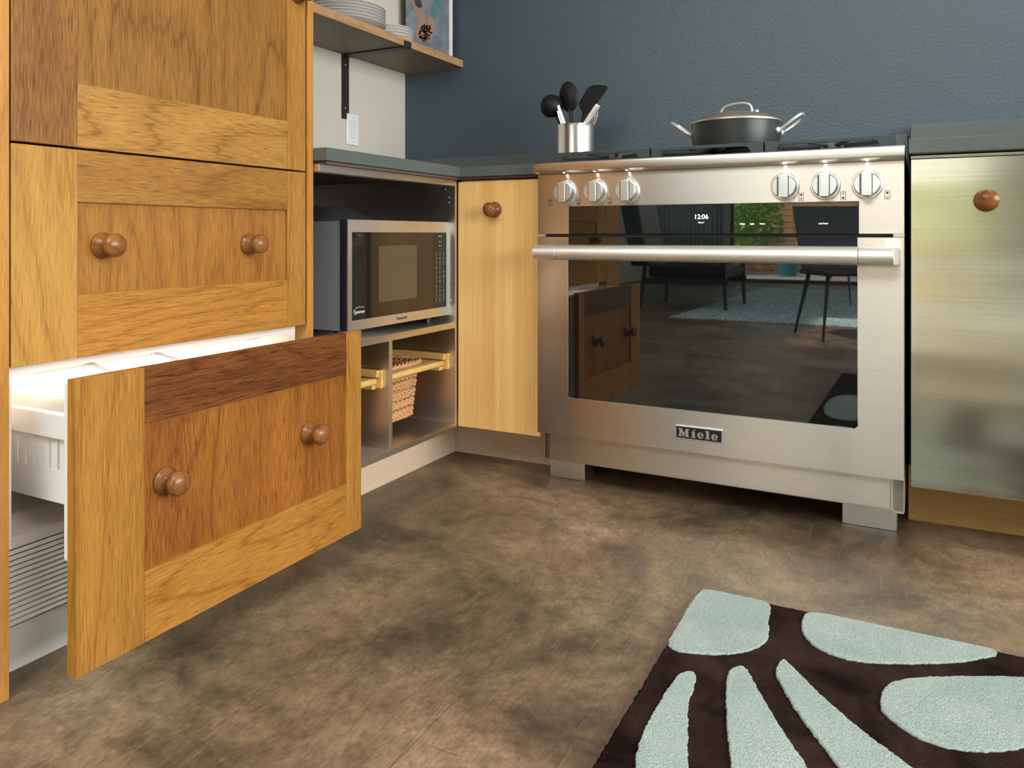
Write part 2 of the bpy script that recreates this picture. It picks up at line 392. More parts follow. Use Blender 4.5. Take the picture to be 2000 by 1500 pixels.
def m_rug(name, a, c, sc=420):
    m, t, b = mat(name)
    n = N(t, 'ShaderNodeTexNoise', Scale=float(sc), Detail=2.0, Roughness=.7); t.links.new(coords(t), n.inputs['Vector'])
    n2 = N(t, 'ShaderNodeTexNoise', Scale=9.0, Detail=5.0, Roughness=.6, Distortion=.6); t.links.new(coords(t), n2.inputs['Vector'])
    r = ramp(t, n2.outputs[0], [(.35, a), (.68, c)])
    g = ramp(t, n.outputs[0], [(.3, (.72, .72, .72)), (.65, (1.08, 1.08, 1.08))])
    t.links.new(mix(t, r.outputs[0], g.outputs[0], 1.0, 'MULTIPLY'), b.inputs['Base Color'])
    b.inputs['Roughness'].default_value = .95; b.inputs['Specular IOR Level'].default_value = .05
    bump(t, b, n.outputs[0], .9, .006)
    return m
M['rugdark'] = m_rug('dark_brown_wool', (.011, .0055, .004), (.058, .032, .024))
M['rugpale'] = m_rug('pale_aqua_wool', (.40, .49, .45), (.49, .565, .515))

# ------------------------------------------------------------------ the room
WX, WY = -1.805, 2.557      # kitchen left wall and back wall faces
mb = MB(); mb.box(-4.1, 3.0, -8.2, 2.9, -.12, 0); struct(mb.build('floor', M['floor']))
mb = MB(); mb.box(WX - .1, 3.0, WY, WY + .14, 0, 2.7); struct(mb.build('wall_back', M['blue']))
mb = MB(); mb.box(WX - .12, WX, .36, WY, 0, 2.7); mb.box(-4.0, WX, .36, .46, 0, 2.7); struct(mb.build('wall_left', M['white']))
mb = MB(); mb.box(-4.1, -4.0, -8.1, .46, 0, 2.7); struct(mb.build('wall_west', M['white']))
mb = MB()   # east wall with window opening and one for the added door
mb.box(2.8, 2.92, -8.1, -6.1, 0, 2.7); mb.box(2.8, 2.92, -6.1, -2.7, 2.1, 2.7); mb.box(2.8, 2.92, -2.7, -1.0, 0, 2.7); mb.box(2.8, 2.92, 2.1, WY, 0, 2.7); mb.box(2.8, 2.92, -1.0, 2.1, 0, .75); mb.box(2.8, 2.92, -1.0, 2.1, 2.3, 2.7)
struct(mb.build('wall_right', M['white']))
mb = MB()   # south wall: curtained window, then wide glass door
mb.box(-4.0, -3.75, -8.1, -8, 0, 2.7); mb.box(-2.85, -2.7, -8.1, -8, 0, 2.7); mb.box(-3.75, -2.85, -8.1, -8, 0, .72); mb.box(-3.75, -2.85, -8.1, -8, 2.2, 2.7)
mb.box(-2.7, .9, -8.1, -8, 2.25, 2.7); mb.box(.9, 2.8, -8.1, -8, 0, 2.7)
struct(mb.build('wall_front', M['white']))
mb = MB()   # ceiling with opening for the added skylight
mb.box(-4.1, -1.7, -8.2, 2.9, 2.6, 2.7); mb.box(.5, 3.0, -8.2, 2.9, 2.6, 2.7); mb.box(-1.7, .5, -8.2, -2.1, 2.6, 2.7); mb.box(-1.7, .5, -.3, 2.9, 2.6, 2.7)
struct(mb.build('ceiling', M['ceil']))
M['frame'] = plain('dark_window_frame', (.05, .06, .06), .4)
M['frame_w'] = plain('white_window_frame', (.7, .7, .68), .4)
def m_pane():
    m, t, b = mat('clear_window_glass')
    tr = t.nodes.new('ShaderNodeBsdfTransparent'); gl = N(t, 'ShaderNodeBsdfGlossy', Roughness=.02)
    fr = N(t, 'ShaderNodeFresnel', IOR=1.45); mx = t.nodes.new('ShaderNodeMixShader')
    t.links.new(fr.outputs[0], mx.inputs[0]); t.links.new(tr.outputs[0], mx.inputs[1]); t.links.new(gl.outputs[0], mx.inputs[2])
    t.links.new(mx.outputs[0], t.nodes['Material Output'].inputs[0]); return m
M['pane'] = m_pane()
def window(name, x0, x1, y0, y1, z0, z1, axis, nm, fm):
    mb = MB(); w = .05
    if axis == 'Y':
        mb.box(x0, x1, y0, y1, z0, z0 + w); mb.box(x0, x1, y0, y1, z1 - w, z1)
        for k in range(nm + 1):
            c = x0 + (x1 - x0 - w) * k / nm; mb.box(c, c + w, y0, y1, z0 + w, z1 - w)
    else:
        mb.box(x0, x1, y0, y1, z0, z0 + w); mb.box(x0, x1, y0, y1, z1 - w, z1)
        for k in range(nm + 1):
            c = y0 + (y1 - y0 - w) * k / nm; mb.box(x0, x1, c, c + w, z0 + w, z1 - w)
    o = struct(mb.build(name, fm, smooth=False))
    g = MB()
    if axis == 'Y': g.box(x0 + .01, x1 - .01, (y0 + y1) / 2 - .003, (y0 + y1) / 2 + .003, z0 + .01, z1 - .01)
    else: g.box((x0 + x1) / 2 - .003, (x0 + x1) / 2 + .003, y0 + .01, y1 - .01, z0 + .01, z1 - .01)
    g.build('pane', M['pane'], o, smooth=False)
window('window_1', 2.83, 2.88, -1.0, 2.1, .75, 2.3, 'X', 2, M['frame_w'])
window('window_2', -3.75, -2.85, -8.08, -8.03, .72, 2.2, 'Y', 1, M['frame_w'])
window('door_1', -2.7, .9, -8.08, -8.03, 0.0, 2.25, 'Y', 2, M['frame'])
window('added_door', 2.83, 2.88, -6.1, -2.7, 0, 2.1, 'X', 2, M['frame'])  # unseen door, added as the opening for a fill lamp
mb = MB(); mb.box(WX, WX + .012, .37, .66, 0, .09); struct(mb.build('baseboard_left', M['white']))

# ------------------------------------------------------------------ tall wooden fridge cabinet
XT = -1.227
tall = thing('fridge_cabinet', 'tall oiled wood built-in fridge cabinet with framed doors and its bottom freezer drawer pulled open', 'cabinet', (-1.5, 1.03, 0))
MB().box(WX + .002, XT, .55, .7, 0, 2.2, .0015).build('side_panel', M['w_side'], tall)
MB().box(WX + .002, XT, 1.3555, 1.376, 0, 2.2, .0012).build('side_panel', M['w_side'], tall)
MB().box(WX + .002, XT - .04, .7, 1.3555, 2.12, 2.2).build('top_panel', M['w_side'], tall)
MB().box(WX + .002, WX + .012, .7, 1.3555, 0, 2.12).build('back_panel', M['w_side'], tall)

KP = [(0, 0), (0, .0235), (.003, .0247), (.006, .0240), (.0085, .0215), (.011, .0215), (.0135, .0195), (.017, .0150), (.021, .0135), (.025, .0150), (.029, .0190), (.034, .0220), (.040, .0222), (.045, .0195), (.049, .0135), (.051, .0065), (.0515, 0)]
def knob(o, axis, parent, m='w_knob', sc=.91, label=None):
    b = MB(); b.lathe([(h * sc, r * sc) for h, r in KP], o, axis, 36)
    k = b.build('knob', M[m], parent, ang=60)
    if label: k['label'] = label
    return k
def framed(name, x, y0, y1, z0, z1, sl, sr, rt, rb, mats, knobs, top=True, th=.02):
    """door/drawer front facing +X: panel is the part, stiles, rails and knobs its sub-parts"""
    P = MB().box(x - th + .002, x - .007, y0 + sl - .004, y1 - sr + .004, z0 + rb - .004, (z1 - rt + .004) if top else z1, 0).build(name, M[mats[0]], tall)
    bv = .0013
    MB().box(x - th, x, y0, y0 + sl, z0, z1, bv).build('stile', M[mats[1]], P)
    MB().box(x - th, x, y1 - sr, y1, z0, z1, bv).build('stile', M[mats[2]], P)
    MB().box(x - th, x - .0003, y0 + sl, y1 - sr, z0, z0 + rb, bv).build('rail', M[mats[3]], P)
    MB().box(x - th, x - .0003, y0 + sl, y1 - sr, z1 - rt, z1, bv).build('rail', M[mats[4]], P)
    for ky, kz, kx in knobs: knob((kx, ky, kz), 'X', P)
    return P
framed('door', XT, .7025, 1.350, .8545, 2.11, .1065, .057, .106, .106, ('w_panelA', 'w_stileA', 'w_stileC', 'w_railA', 'w_railA'), [(1.322, 1.250, XT)])
framed('drawer', XT, .7025, 1.350, .506, .851, .1065, .057, .087, .105, ('w_panelB', 'w_stileB', 'w_stileC', 'w_railC', 'w_railB'), [(.857, .692, XT - .007), (1.186, .691, XT - .007)])
XO = -1.072
od = framed('freezer_drawer', XO, .7035, 1.3545, .069, .501, .1135, .050, .088, .1115, ('w_panelC', 'w_stileC', 'w_stileC', 'w_railC', 'w_railD'), [(.858, .312, XO - .007), (1.194, .313, XO - .007)])
od['label'] = 'freezer drawer front pulled open with a red-brown top rail'
b = MB(); b.box(-1.112, -1.092, .726, 1.333, .205, .492, .003); b.box(-1.146, -1.112, .732, 1.327, .215, .487, .004)
b.build('backing_panel', M['whiteplastic'], od)
# slotted freezer bin hanging behind the drawer front
def slotted(mb, y0, y1, x0, x1, z0, z1, zs0, zs1, xs, w):
    """wall in the XZ plane with vertical slots at xs"""
    mb.box(x0, x1, y0, y1, z0, zs0); mb.box(x0, x1, y0, y1, zs1, z1)
    e = x0
    for s in sorted(xs):
        mb.box(e, s - w / 2, y0, y1, zs0, zs1); e = s + w / 2
    mb.box(e, x1, y0, y1, zs0, zs1)
b = MB()
xs = [-1.209 - .0214 * k for k in range(22)]
slotted(b, .765, .769, -1.70, -1.148, .283, .39, .334, .384, xs, .0065)
slotted(b, 1.266, 1.270, -1.70, -1.148, .283, .39, .334, .384, xs, .0065)
b.box(-1.70, -1.148, .769, 1.266, .283, .286); b.box(-1.70, -1.696, .769, 1.266, .286, .39); b.box(-1.152, -1.148, .769, 1.266, .286, .39)
b.box(-1.705, -1.146, .756, .770, .387, .427, .003); b.box(-1.705, -1.146, 1.266, 1.280, .387, .427, .003)
b.box(-1.705, -1.69, .770, 1.266, .387, .427, .003); b.box(-1.160, -1.146, .770, 1.266, .387, .427, .003)
b.build('freezer_bin', M['whiteplastic'], od)
b = MB()
for y in (.80, .93): b.prism([(-1.146, y, .492), (-1.146, y + .013, .492), (-1.30, y + .075, .489), (-1.30, y + .062, .489)], (0, 0, -.004))
b.box(-1.30, -1.285, .77, 1.27, .480, .489, .001)
b.build('bin_divider', M['whiteplastic'], od)
b = MB(); b.box(-1.60, -1.20, 1.0, 1.24, .35, .462, .012); b.box(-1.60, -1.24, .80, .97, .33, .44, .012)
build_each(b, 'ice_tray', M['whiteplastic'], od)
# white freezer compartment
b = MB()
xf, yb0, yb1 = -1.262, .7015, 1.354
b.box(-1.79, xf, yb0, .7225, .215, .52); b.box(-1.79, xf, 1.334, yb1, .215, .52)
b.box(-1.79, -1.78, .7225, 1.334, .215, .52); b.box(-1.79, xf, .7225, 1.334, .505, .52); b.box(xf - .02, xf, .7225, 1.334, .486, .505)
b.box(-1.79, -1.36, .7225, 1.334, .215, .235); b.prism([(-1.36, .7225, .235), (-1.302, .7225, .217), (-1.302, .7225, .212), (-1.36, .7225, .212)], (0, .6115, 0))
b.build('freezer_liner', M['whiteliner'], tall)
b = MB(); b.box(-1.70, -1.45, .95, 1.12, .4985, .5045); b.build('freezer_lamp_cover', M['lamp'], tall)
fl = area('freezer_lamp', (-1.50, 1.03, .496), (0, 0, 0), .35, .45, 1.3, (1, .78, .58))
fl2 = area('freezer_lamp', (-1.30, 1.03, .478), (0, R(40), 0), .03, .5, .35, (1, .86, .70))
# louvred grille and toe panel
b = MB()
b.box(-1.33, -1.3045, .7015, 1.354, .073, .2135)
n = 14
for k in range(n):
    z0 = .076 + k * .0088
    b.prism([(-1.3045, .7015, z0), (-1.2965, .7015, z0 + .0012), (-1.2995, .7015, z0 + .0068), (-1.3045, .7015, z0 + .0068)], (0, .6525, 0))
b.box(-1.3045, -1.2985, .7015, 1.354, .1995, .2135, .001)
b.build('vent_grille', M['grille'], tall, smooth=False)
b = MB(); b.box(-1.3035, -1.3025, .7015, 1.354, .0755, .199); b.build('vent_gap', M['dark_slot'], tall)
b = MB(); b.box(-1.32, -1.302, .7015, 1.354, .0, .072, .0008); b.build('toe_panel', M['toepaint'], tall)

# ------------------------------------------------------------------ steel open cabinet with microwave
XM = -1.211
sc = thing('steel_cabinet', 'open brushed steel base cabinet between the tall wood cabinet and the bamboo door', 'cabinet', (-1.5, 1.68, 0))
Y0, Y1 = 1.378, 1.9835
b = MB(); t_ = .0125
b.box(-1.79, XM, Y1 - t_, Y1, .133, .873, .0008); b.box(-1.79, XM - .045, Y0, Y0 + t_, .1505, .4325, .0008); b.box(-1.79, XM - .045, Y0, Y0 + t_, .451, .8545, .0008)
build_each(b, 'side_panel', M['steel_cab'], sc)
b = MB(); b.box(XM - .03, XM - .0002, Y0, Y1 - t_, .855, .873, .0008); b.box(XM - .10, XM - .03, Y0 + t_, Y1 - t_, .866, .873); b.build('top_rail', M['steel_cab'], sc)
b = MB(); b.box(-1.79, XM - .0002, Y0, Y1 - t_, .133, .150, .0008); b.build('bottom_panel', M['steel_cab'], sc)
b = MB(); b.box(-1.79, XM - .0002, Y0, Y1 - t_, .433, .4505, .0008); b.build('shelf', M['steel_cab'], sc)
b = MB(); b.box(-1.79, XM - .0006, 1.645, 1.660, .150, .433, .0008); b.build('divider', M['steel_cab'], sc)
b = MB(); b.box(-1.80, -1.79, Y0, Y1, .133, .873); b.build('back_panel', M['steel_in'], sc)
b = MB()
for x, z in ((-1.245, .846), (-1.232, .822), (-1.232, .806), (-1.225, .515)):
    b.lathe([(0, 0), (0, .0022), (.0025, .0018), (.003, 0)], (x, Y1 - t_, z), ax=(0, -1, 0), seg=12)
build_each(b, 'rivet', M['chrome'], sc)
b = MB(); b.box(-1.36, -1.336, Y0, 2.19, 0, .130, .0006); b.build('toe_kick', M['toewoodY'], sc)

# microwave
mw = thing('microwave', 'stainless steel microwave oven with black glass door inside the steel cabinet', 'microwave', (-1.45, 1.74, .4505))
xf = -1.235
b = MB(); b.box(-1.62, -1.262, 1.512, 1.966, .470, .744, .004); b.build('body', M['mwside'], mw)
b = MB(); b.box(-1.262, -1.2385, 1.5075, 1.9725, .471, .7475, .004); b.build('door_edge', M['blackplastic'], mw)
b = MB()   # stainless fascia with opening
a0, a1, c0, c1 = 1.508, 1.9725, .4715, .7475
g0, g1, h0, h1 = 1.5235, 1.961, .4965, .7165
for q in ((a0, g0, c0, c1), (g1, a1, c0, c1), (g0, g1, c0, h0), (g0, g1, h1, c1)): b.box(-1.2388, xf, q[0], q[1], q[2], q[3])
b.build('fascia', M['steel_pl'], mw, smooth=False)
b = MB(); b.box(-1.2385, xf - .0012, g0, 1.8935, h0, h1); b.build('door_glass', M['mwglass'], mw)
b = MB(); b.box(-1.2385, xf - .0008, 1.633, 1.808, .534, .681); b.build('door_window', M['mwmesh'], mw)
b = MB(); b.box(-1.2385, xf - .0012, 1.8945, g1, h0, h1)
cp = b.build('control_panel', M['blackplastic'], mw)
b = MB()
rows = [('Sensor', .706, .0065), ('Popcorn', .690, .0045), ('Reheat', .678, .0045)]
for r_ in range(11):
    for c_ in range(3):
        y = 1.907 + c_ * .020; z = .655 - r_ * .0135
        s_ = random.choice(['1', '2', '3', '8:0', '00', '>>', '--', 'AB'])
        add_text(b, ['1', '2', '3', '4', '5', '6', '7', '8', '9', '0', '+', '-'][(r_ * 3 + c_) % 12], .007, T(xf - .0008, y, z) @ FACE_PX)
        b.box(xf - .0011, xf - .0008, y - .006, y + .006, z - .0055, z - .0051)
for s_, z, q in rows: add_text(b, s_, q, T(xf - .0008, 1.927, z) @ FACE_PX)
b.build('button_print', M['print_pale'], cp, smooth=False)
b = MB(); add_text(b, 'Panasonic', .0125, T(xf + .0002, 1.735, .4845) @ FACE_PX, 1.0); b.build('badge_print', M['print_dark'], mw, smooth=False)
b = MB(); add_text(b, 'inverter', .0115, T(xf - .0004, 1.556, .5165) @ FACE_PX, 1.0)
b.tube([(xf - .0004, 1.536, .524), (xf - .0004, 1.532, .519), (xf - .0004, 1.534, .513), (xf - .0004, 1.541, .511)], .0008, 6)
b.tube([(xf - .0004, 1.538, .527), (xf - .0004, 1.556, .529), (xf - .0004, 1.572, .527)], .0006, 6)
b.build('logo_print', M['ceramic'], mw, smooth=False)
b = MB()
for x in (-1.58, -1.29):
    for y in (1.54, 1.94): b.lathe([(0, 0), (0, .012), (.0205, .012), (.0205, 0)], (x, y, .4505), 'Z', 16)
build_each(b, 'foot', M['blackplastic'], mw)
# dark cloth lying on the microwave
b = MB(); nx, ny = 22, 26; G = {}
for i in range(nx + 1):
    for j in range(ny + 1):
        u, v = i / nx, j / ny
        x = -1.60 + .26 * u; y = 1.53 + .36 * v
        e = min(u, 1 - u, v, 1 - v) * 6; e = min(1, e) ** .6
        h = .010 + .036 * math.exp(-((v - .36) / .26) ** 2) * (.75 + .25 * math.sin(u * 3)) + .004 * noise.noise(Vector((x * 20, y * 20, 3)))
        G[i, j] = b.bm.verts.new((x, y, .7445 + max(.0006, h * e)))
for i in range(nx):
    for j in range(ny): b.bm.faces.new((G[i, j], G[i + 1, j], G[i + 1, j + 1], G[i, j + 1]))
bb = [G[i, 0] for i in range(nx + 1)] + [G[nx, j] for j in range(1, ny + 1)] + [G[i, ny] for i in range(nx - 1, -1, -1)] + [G[0, j] for j in range(ny - 1, 0, -1)]
b.bm.faces.new(bb)
o = b.build('oven_cloth', plain('black_cotton_cloth', (.012, .012, .013), .9), None, ang=80)
tag(o, 'crumpled black cloth lying on top of the microwave', 'cloth')

# wicker pull-out baskets
def rrect(x0, x1, y0, y1, r, n=5):
    out = []
    for cx, cy, a in ((x1 - r, y1 - r, 0), (x0 + r, y1 - r, 90), (x0 + r, y0 + r, 180), (x1 - r, y0 + r, 270)):
        for k in range(n + 1):
            t = R(a + 90 * k / n); out.append((cx + r * math.cos(t), cy + r * math.sin(t)))
    return out
def resample(pts, step):
    out = []; n = len(pts); acc = 0
    for i in range(n):
        a = Vector(pts[i]); c = Vector(pts[(i + 1) % n]); L = (c - a).length
        d = acc
        while d < L: out.append(a.lerp(c, d / L)); d += step
        acc = d - L
    return out
bk = thing('wicker_basket', 'pull-out wicker basket on a pale wood frame in the right bay under the microwave', 'basket', (-1.5, 1.82, .178), group='wicker baskets under the microwave')
b = MB()
x0, x1, y0, y1 = -1.74, -1.285, 1.738, 1.896
nrow = 23
for k in range(nrow):
    z = .182 + k * .0067
    t = k / (nrow - 1); ins = .012 * (1 - t) + (.012 if k == 0 else 0)
    per = resample(rrect(x0 + ins, x1 - ins, y0 + ins, y1 - ins, .022), .0052)
    open_row = k > 4 and (k % 4 == 1)
    n = len(per); n -= n % 4; pts = []
    cx, cy = (x0 + x1) / 2, (y0 + y1) / 2
    for i in range(n):
        p = per[i]; q = per[(i + 1) % len(per)]
        d = Vector((q[0] - p[0], q[1] - p[1])).normalized(); nrm = Vector((d.y, -d.x))
        a = .0019 * math.sin(i * PI / 2 + (k % 2) * PI)
        pts.append((p[0] + nrm.x * a, p[1] + nrm.y * a, z + .0008 * math.sin(i * 1.7 + k)))
    b.tube(pts, .0017 if open_row else .0034, 5, closed=True)
# twisted rolled rim
per = resample(rrect(x0 - .004, x1 + .004, y0 - .004, y1 + .004, .024), .006)
for ph in (0, PI * 2 / 3, PI * 4 / 3):
    b.tube([(p[0] + .004 * math.cos(i * .7 + ph), p[1] + .004 * math.cos(i * .7 + ph), .342 + .005 * math.sin(i * .7 + ph)) for i, p in enumerate(per)], .0036, 5, closed=True)
b.build('woven_body', M['wicker'], bk, ang=60)
b = MB(); ins = .014
per = rrect(x0 + ins, x1 - ins, y0 + ins, y1 - ins, .02)
for i in range(0, len(per)): pass
b.prism([(p[0], p[1], .182) for p in per], (0, 0, .004))
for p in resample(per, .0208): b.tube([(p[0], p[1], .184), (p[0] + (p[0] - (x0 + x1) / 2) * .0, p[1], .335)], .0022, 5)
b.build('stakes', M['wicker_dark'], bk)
b = MB()
b.box(-1.287, -1.245, 1.672, 1.970, .318, .335, .006, 3); b.box(-1.77, -1.742, 1.672, 1.970, .318, .335, .004)
b.box(-1.742, -1.287, 1.672, 1.695, .318, .335, .003); b.box(-1.742, -1.287, 1.947, 1.970, .318, .335, .003)
b.build('frame', M['basketwood'], bk)
b = MB()
for s in (0, 1):
    ya, yb_ = (1.6605, 1.671) if s == 0 else (1.9605, 1.971)
    b.box(-1.77, -1.231, ya, yb_, .310, .357, .0015)
    yc = (1.6605, 1.690) if s == 0 else (1.945, 1.971)
    b.box(-1.77, -1.236, yc[0], yc[1], .3355 + .004, .357, .0015); b.box(-1.77, -1.250, yc[0], yc[1], .306, .3175, .0015)
b.build('runner', M['basketwood'], bk)
lb = copy_thing(bk, (0, 1.5212 - 1.82, 0), 'pull-out wicker basket in the left bay, mostly hidden behind the open drawer front')
lb.scale = (1, .8196, 1)

# ------------------------------------------------------------------ bamboo cabinet
bc = thing('bamboo_cabinet', 'narrow pale bamboo base cabinet left of the range', 'cabinet', (-1.07, 2.27, 0))
b = MB(); b.box(-1.2095, -.945, 2.006, 2.55, .139, .872); b.build('body', M['bamboo'], bc)
b = MB(); b.box(-1.2085, -.9385, 1.984, 2.004, .139, .868, .0015); d = b.build('door', M['bamboo'], bc)
knob((-1.083, 1.984, .783), '-Y', d, 'w_knob2', .93)
b = MB(); b.box(-1.335, -.93, 2.176, 2.19, 0, .137, .0006); b.build('toe_kick', M['toewood'], bc)

# ------------------------------------------------------------------ countertops
ct = thing('countertop', 'dark grey L-shaped countertop left of the range', 'countertop', (-1.5, 2.2, .874))
b = MB(); b.prism([(WX, 1.3775, .8805), (-1.19, 1.3775, .8805), (-1.19, 1.962, .8805), (-.936, 1.962, .8805), (-.936, WY, .8805), (WX, WY, .8805)], (0, 0, .0295), .0015)
b.build('slab', M['counter'], ct)
b = MB(); b.box(WX + .01, -1.20, 1.39, 2.54, .8735, .8800); b.box(-1.20, -.945, 1.975, 2.54, .8735, .8800); b.build('underlay', plain('brown_underlay', (.12, .08, .06), .6), ct)
b = MB(); b.box(WX + .001, -.016, 2.539, WY - .001, .911, 1.004, .001); b.build('backsplash', M['counter'], ct)
cr = thing('countertop', 'dark grey countertop with backsplash right of the range', 'countertop', (.6, 2.2, .891))
b = MB(); b.box(-.0105, 1.3, 1.955, WY, .8925, .925, .002); b.build('slab', M['counter'], cr)
b = MB(); b.box(-.008, 1.3, 2.52, WY - .001, .9255, 1.026, .0015); b.build('backsplash', M['counter'], cr)

# ------------------------------------------------------------------ right steel-fronted cabinet
rc = thing('steel_fronted_cabinet', 'stainless steel fronted base cabinet with one wooden knob right of the range', 'cabinet', (.5, 2.27, 0))
b = MB(); b.box(-.004, 1.0, 2.008, 2.55, .137, .886); b.build('body', plain('dark_carcass', (.05, .045, .04), .6), rc)
b = MB(); b.box(-.006, 1.0, 1.990, 2.007, .8835, .8895); b.build('top_strip', M['steel_cab'], rc)
b = MB(); b.box(-.006, .60, 1.984, 2.006, .137, .8815, .0012); b.box(.603, 1.0, 1.984, 2.006, .137, .8815, .0012); d = b.build('door', M['steel_wavy'], rc)
knob((.141, 1.984, .785), '-Y', d, 'w_knob2', 1.0)
M['toeright'] = wood('toe_kick_plywood', (.36, .19, .075), (.52, .30, .125), (.62, .38, .17), 'X', 19.1, 3, 1.0, rough=.5, contrast=.5, k=.85)
b = MB(); b.box(-.012, 1.0, 2.176, 2.19, 0, .134, .0006); b.build('toe_kick', M['toeright'], rc)

# ------------------------------------------------------------------ the range (own frame: x along its front, y backwards)
rg = thing('range_cooker', 'wide stainless steel range cooker with black glass oven door and six knobs', 'range cooker', (-.93, 1.9545, 0), local=True, rotz=R(-.65))
b = MB(); b.box(.0, .911, .045, .585, .075, .874); b.build('body', M['steel'], rg)
b = MB(); b.box(-.003, .021, .045, .075, .0775, .158, .001); b.box(.886, .910, .045, .075, .070, .158, .001); build_each(b, 'corner_post', M['steel'], rg)
# bullnose and cooktop pan
b = MB()
pr_ = [(.10, .9095), (-.016, .9095), (-.021, .9088), (-.0255, .9060), (-.027, .902), (-.027, .888), (-.0245, .8830), (-.019, .8805), (-.006, .8775), (.006, .8765), (.10, .8765)]
b.prism([(-.001, y, z) for y, z in pr_], (.9135, 0, 0)); b.build('front_trim', M['steel'], rg)
b = MB(); b.box(.0, .911, .10, .585, .8755, .906, .001); b.build('cooktop', M['steel'], rg)
# control panel
def frame_xz(b, x0, x1, z0, z1, gx0, gx1, gz0, gz1, y0, y1):
    for q in ((x0, gx0, z0, z1), (gx1, x1, z0, z1), (gx0, gx1, z0, gz0), (gx0, gx1, gz1, z1)):
        if q[3] - q[2] > 1e-4: b.box(q[0], q[1], y0, y1, q[2], q[3])
b = MB(); frame_xz(b, .0, .911, .7125, .8760, .0932, .8186, .7125, .7875, 0, .03); pn = b.build('control_panel', M['steel'], rg, smooth=False)
b = MB(); b.box(.0934, .8184, .0012, .02, .7127, .7873, .0005); cg = b.build('control_glass', M['ovenglass'], rg)
for s_, q_, x_, z_ in (('12:06', .0165, .4555, .7548), ('Wed 7', .0055, .4555, .7405), ('Mode', .0052, .557, .7365), ('Light', .0052, .580, .7365), ('Timer', .0052, .604, .7365), ('Left Panel', .0052, .742, .7362)):
    b = MB(); add_text(b, s_, q_, T(x_, .0008, z_) @ FACE_MY); b.build('display_text', M['display'], cg, smooth=False)
b = MB(); b.box(.0, .911, .012, .045, .7035, .7128)
b.build('vent_slot', M['dark_slot'], rg)
b = MB(); b.box(-.0005, .022, .0008, .02, .7043, .7118, .0005); b.box(.889, .9115, .0008, .02, .7043, .7118, .0005); build_each(b, 'slot_end', M['steel_pl'], rg)
# knobs
KX = [.084, .1732, .2631, .6565, .7465, .8357]
for i, x in enumerate(KX):
    z = .825
    b = MB(); b.lathe([(0, .0335), (.004, .0330), (.0055, .0315), (.0055, .029), (.006, .0288)], (x, 0, z), '-Y', 48)
    b.lathe([(0, .0285), (.018, .0275), (.023, .0268), (.0245, .0255), (.0245, 0)], (x, 0, z), '-Y', 48)
    b.box(x - .0110, x + .0105, -.0300, -.010, z - .0268, z + .0268, .0015)
    k = b.build('knob', M['chrome'], rg)
    b = MB(); b.box(x - .0145, x - .0112, -.0250, -.012, z - .0232, z + .0232); b.box(x + .0107, x + .0128, -.0250, -.012, z - .0235, z + .0235)
    b.box(x - .004, x + .006, -.0303, -.024, z - .0285, z - .0262)
    build_each(b, 'knob_groove', plain('knob_groove_shadow', (.10, .13, .16), .4), k)
    b = MB(); b.lathe([(0, 0), (0, .0035), (.0008, .003), (.0008, 0)], (x, -.011, .8790), ax=(0, 0, -1), seg=12); b.build('knob_lamp', M['lamp'], rg)
    L = area('knob_light', (0, 0, 0), (0, 0, 0), .008, .008, .0022, (1, .97, .92), 150)
    L.parent = rg; L.location = (x, -.011, .8775)
# burner symbols
for j, x in enumerate((.1222, .2122, .6935, .7853, .877, .0378)):
    b = MB(); z = .800; w, h = .0058, .0098; y = -.0002
    for q in ((x - w, x + w, z + h - .0010, z + h), (x - w, x + w, z - h, z - h + .0010), (x - w, x - w + .0010, z - h, z + h), (x + w - .0010, x + w, z - h, z + h)): b.box(q[0], q[1], y, .0003, q[2], q[3])
    up = j in (2, 4, 5)
    for s in (1, -1):
        full = (s == 1) == up
        if full: b.lathe([(0, 0), (0, .0027), (.0005, .0027), (.0005, 0)], (x, .0003, z + s * .0045), '-Y', 16)
        else:
            b.tube([(x + .0023 * math.cos(a * PI / 6), y, z + s * .0045 + .0023 * math.sin(a * PI / 6)) for a in range(12)], .0006, 4, closed=True)
    b.build('burner_symbol', M['print_dark'], pn, smooth=False)
# oven door
b = MB()
zt = .7035
b.box(-.0015, .0903, 0, .04, .1600, zt); b.box(.8167, .9105, 0, .04, .1600, zt)
def corner(cx, cz, sx, r=.012):
    """fills the rounded lower corner of the glass opening"""
    pts = [(cx, 0, cz)] + [(cx + sx * r - sx * r * math.sin(R(a)), 0, cz + r - r * math.cos(R(a))) for a in range(0, 91, 15)]
    b.prism(pts, (0, .03, 0))
b.box(.0903, .8167, 0, .04, .1600, .2640)
corner(.0903, .2640, 1); corner(.8167, .2640, -1)
dr = b.build('oven_door', M['steel'], rg, smooth=False)
b = MB(); b.box(.0906, .8164, .0018, .03, .2645, zt - .0003); b.build('door_glass', M['ovenglass'], dr)
b = MB(); w = .0012
b.box(.0903, .0903 + w, -.0003, .003, .276, zt); b.box(.1023, .8047, -.0003, .003, .2640, .2640 + w); b.box(.8167 - w, .8167, -.0003, .003, .276, zt)
build_each(b, 'glass_trim', M['chrome'], dr)
b = MB()
zc, yc, rr = .6625, -.056, .0202
b.lathe([(.0868, 0), (.0868, rr - .0004), (.0872, rr), (.8200, rr), (.8204, rr - .0004), (.8204, 0)], (0, yc, zc), 'X', 40)
for a_, c_ in ((.018, .0858), (.8214, .892)):
    b.lathe([(a_, 0), (a_, rr - .002), (a_ + .002, rr), (c_ - .0005, rr), (c_, rr - .0005), (c_, 0)], (0, yc, zc), 'X', 40)
h = b.build('handle', M['handle'], dr)
b = MB()
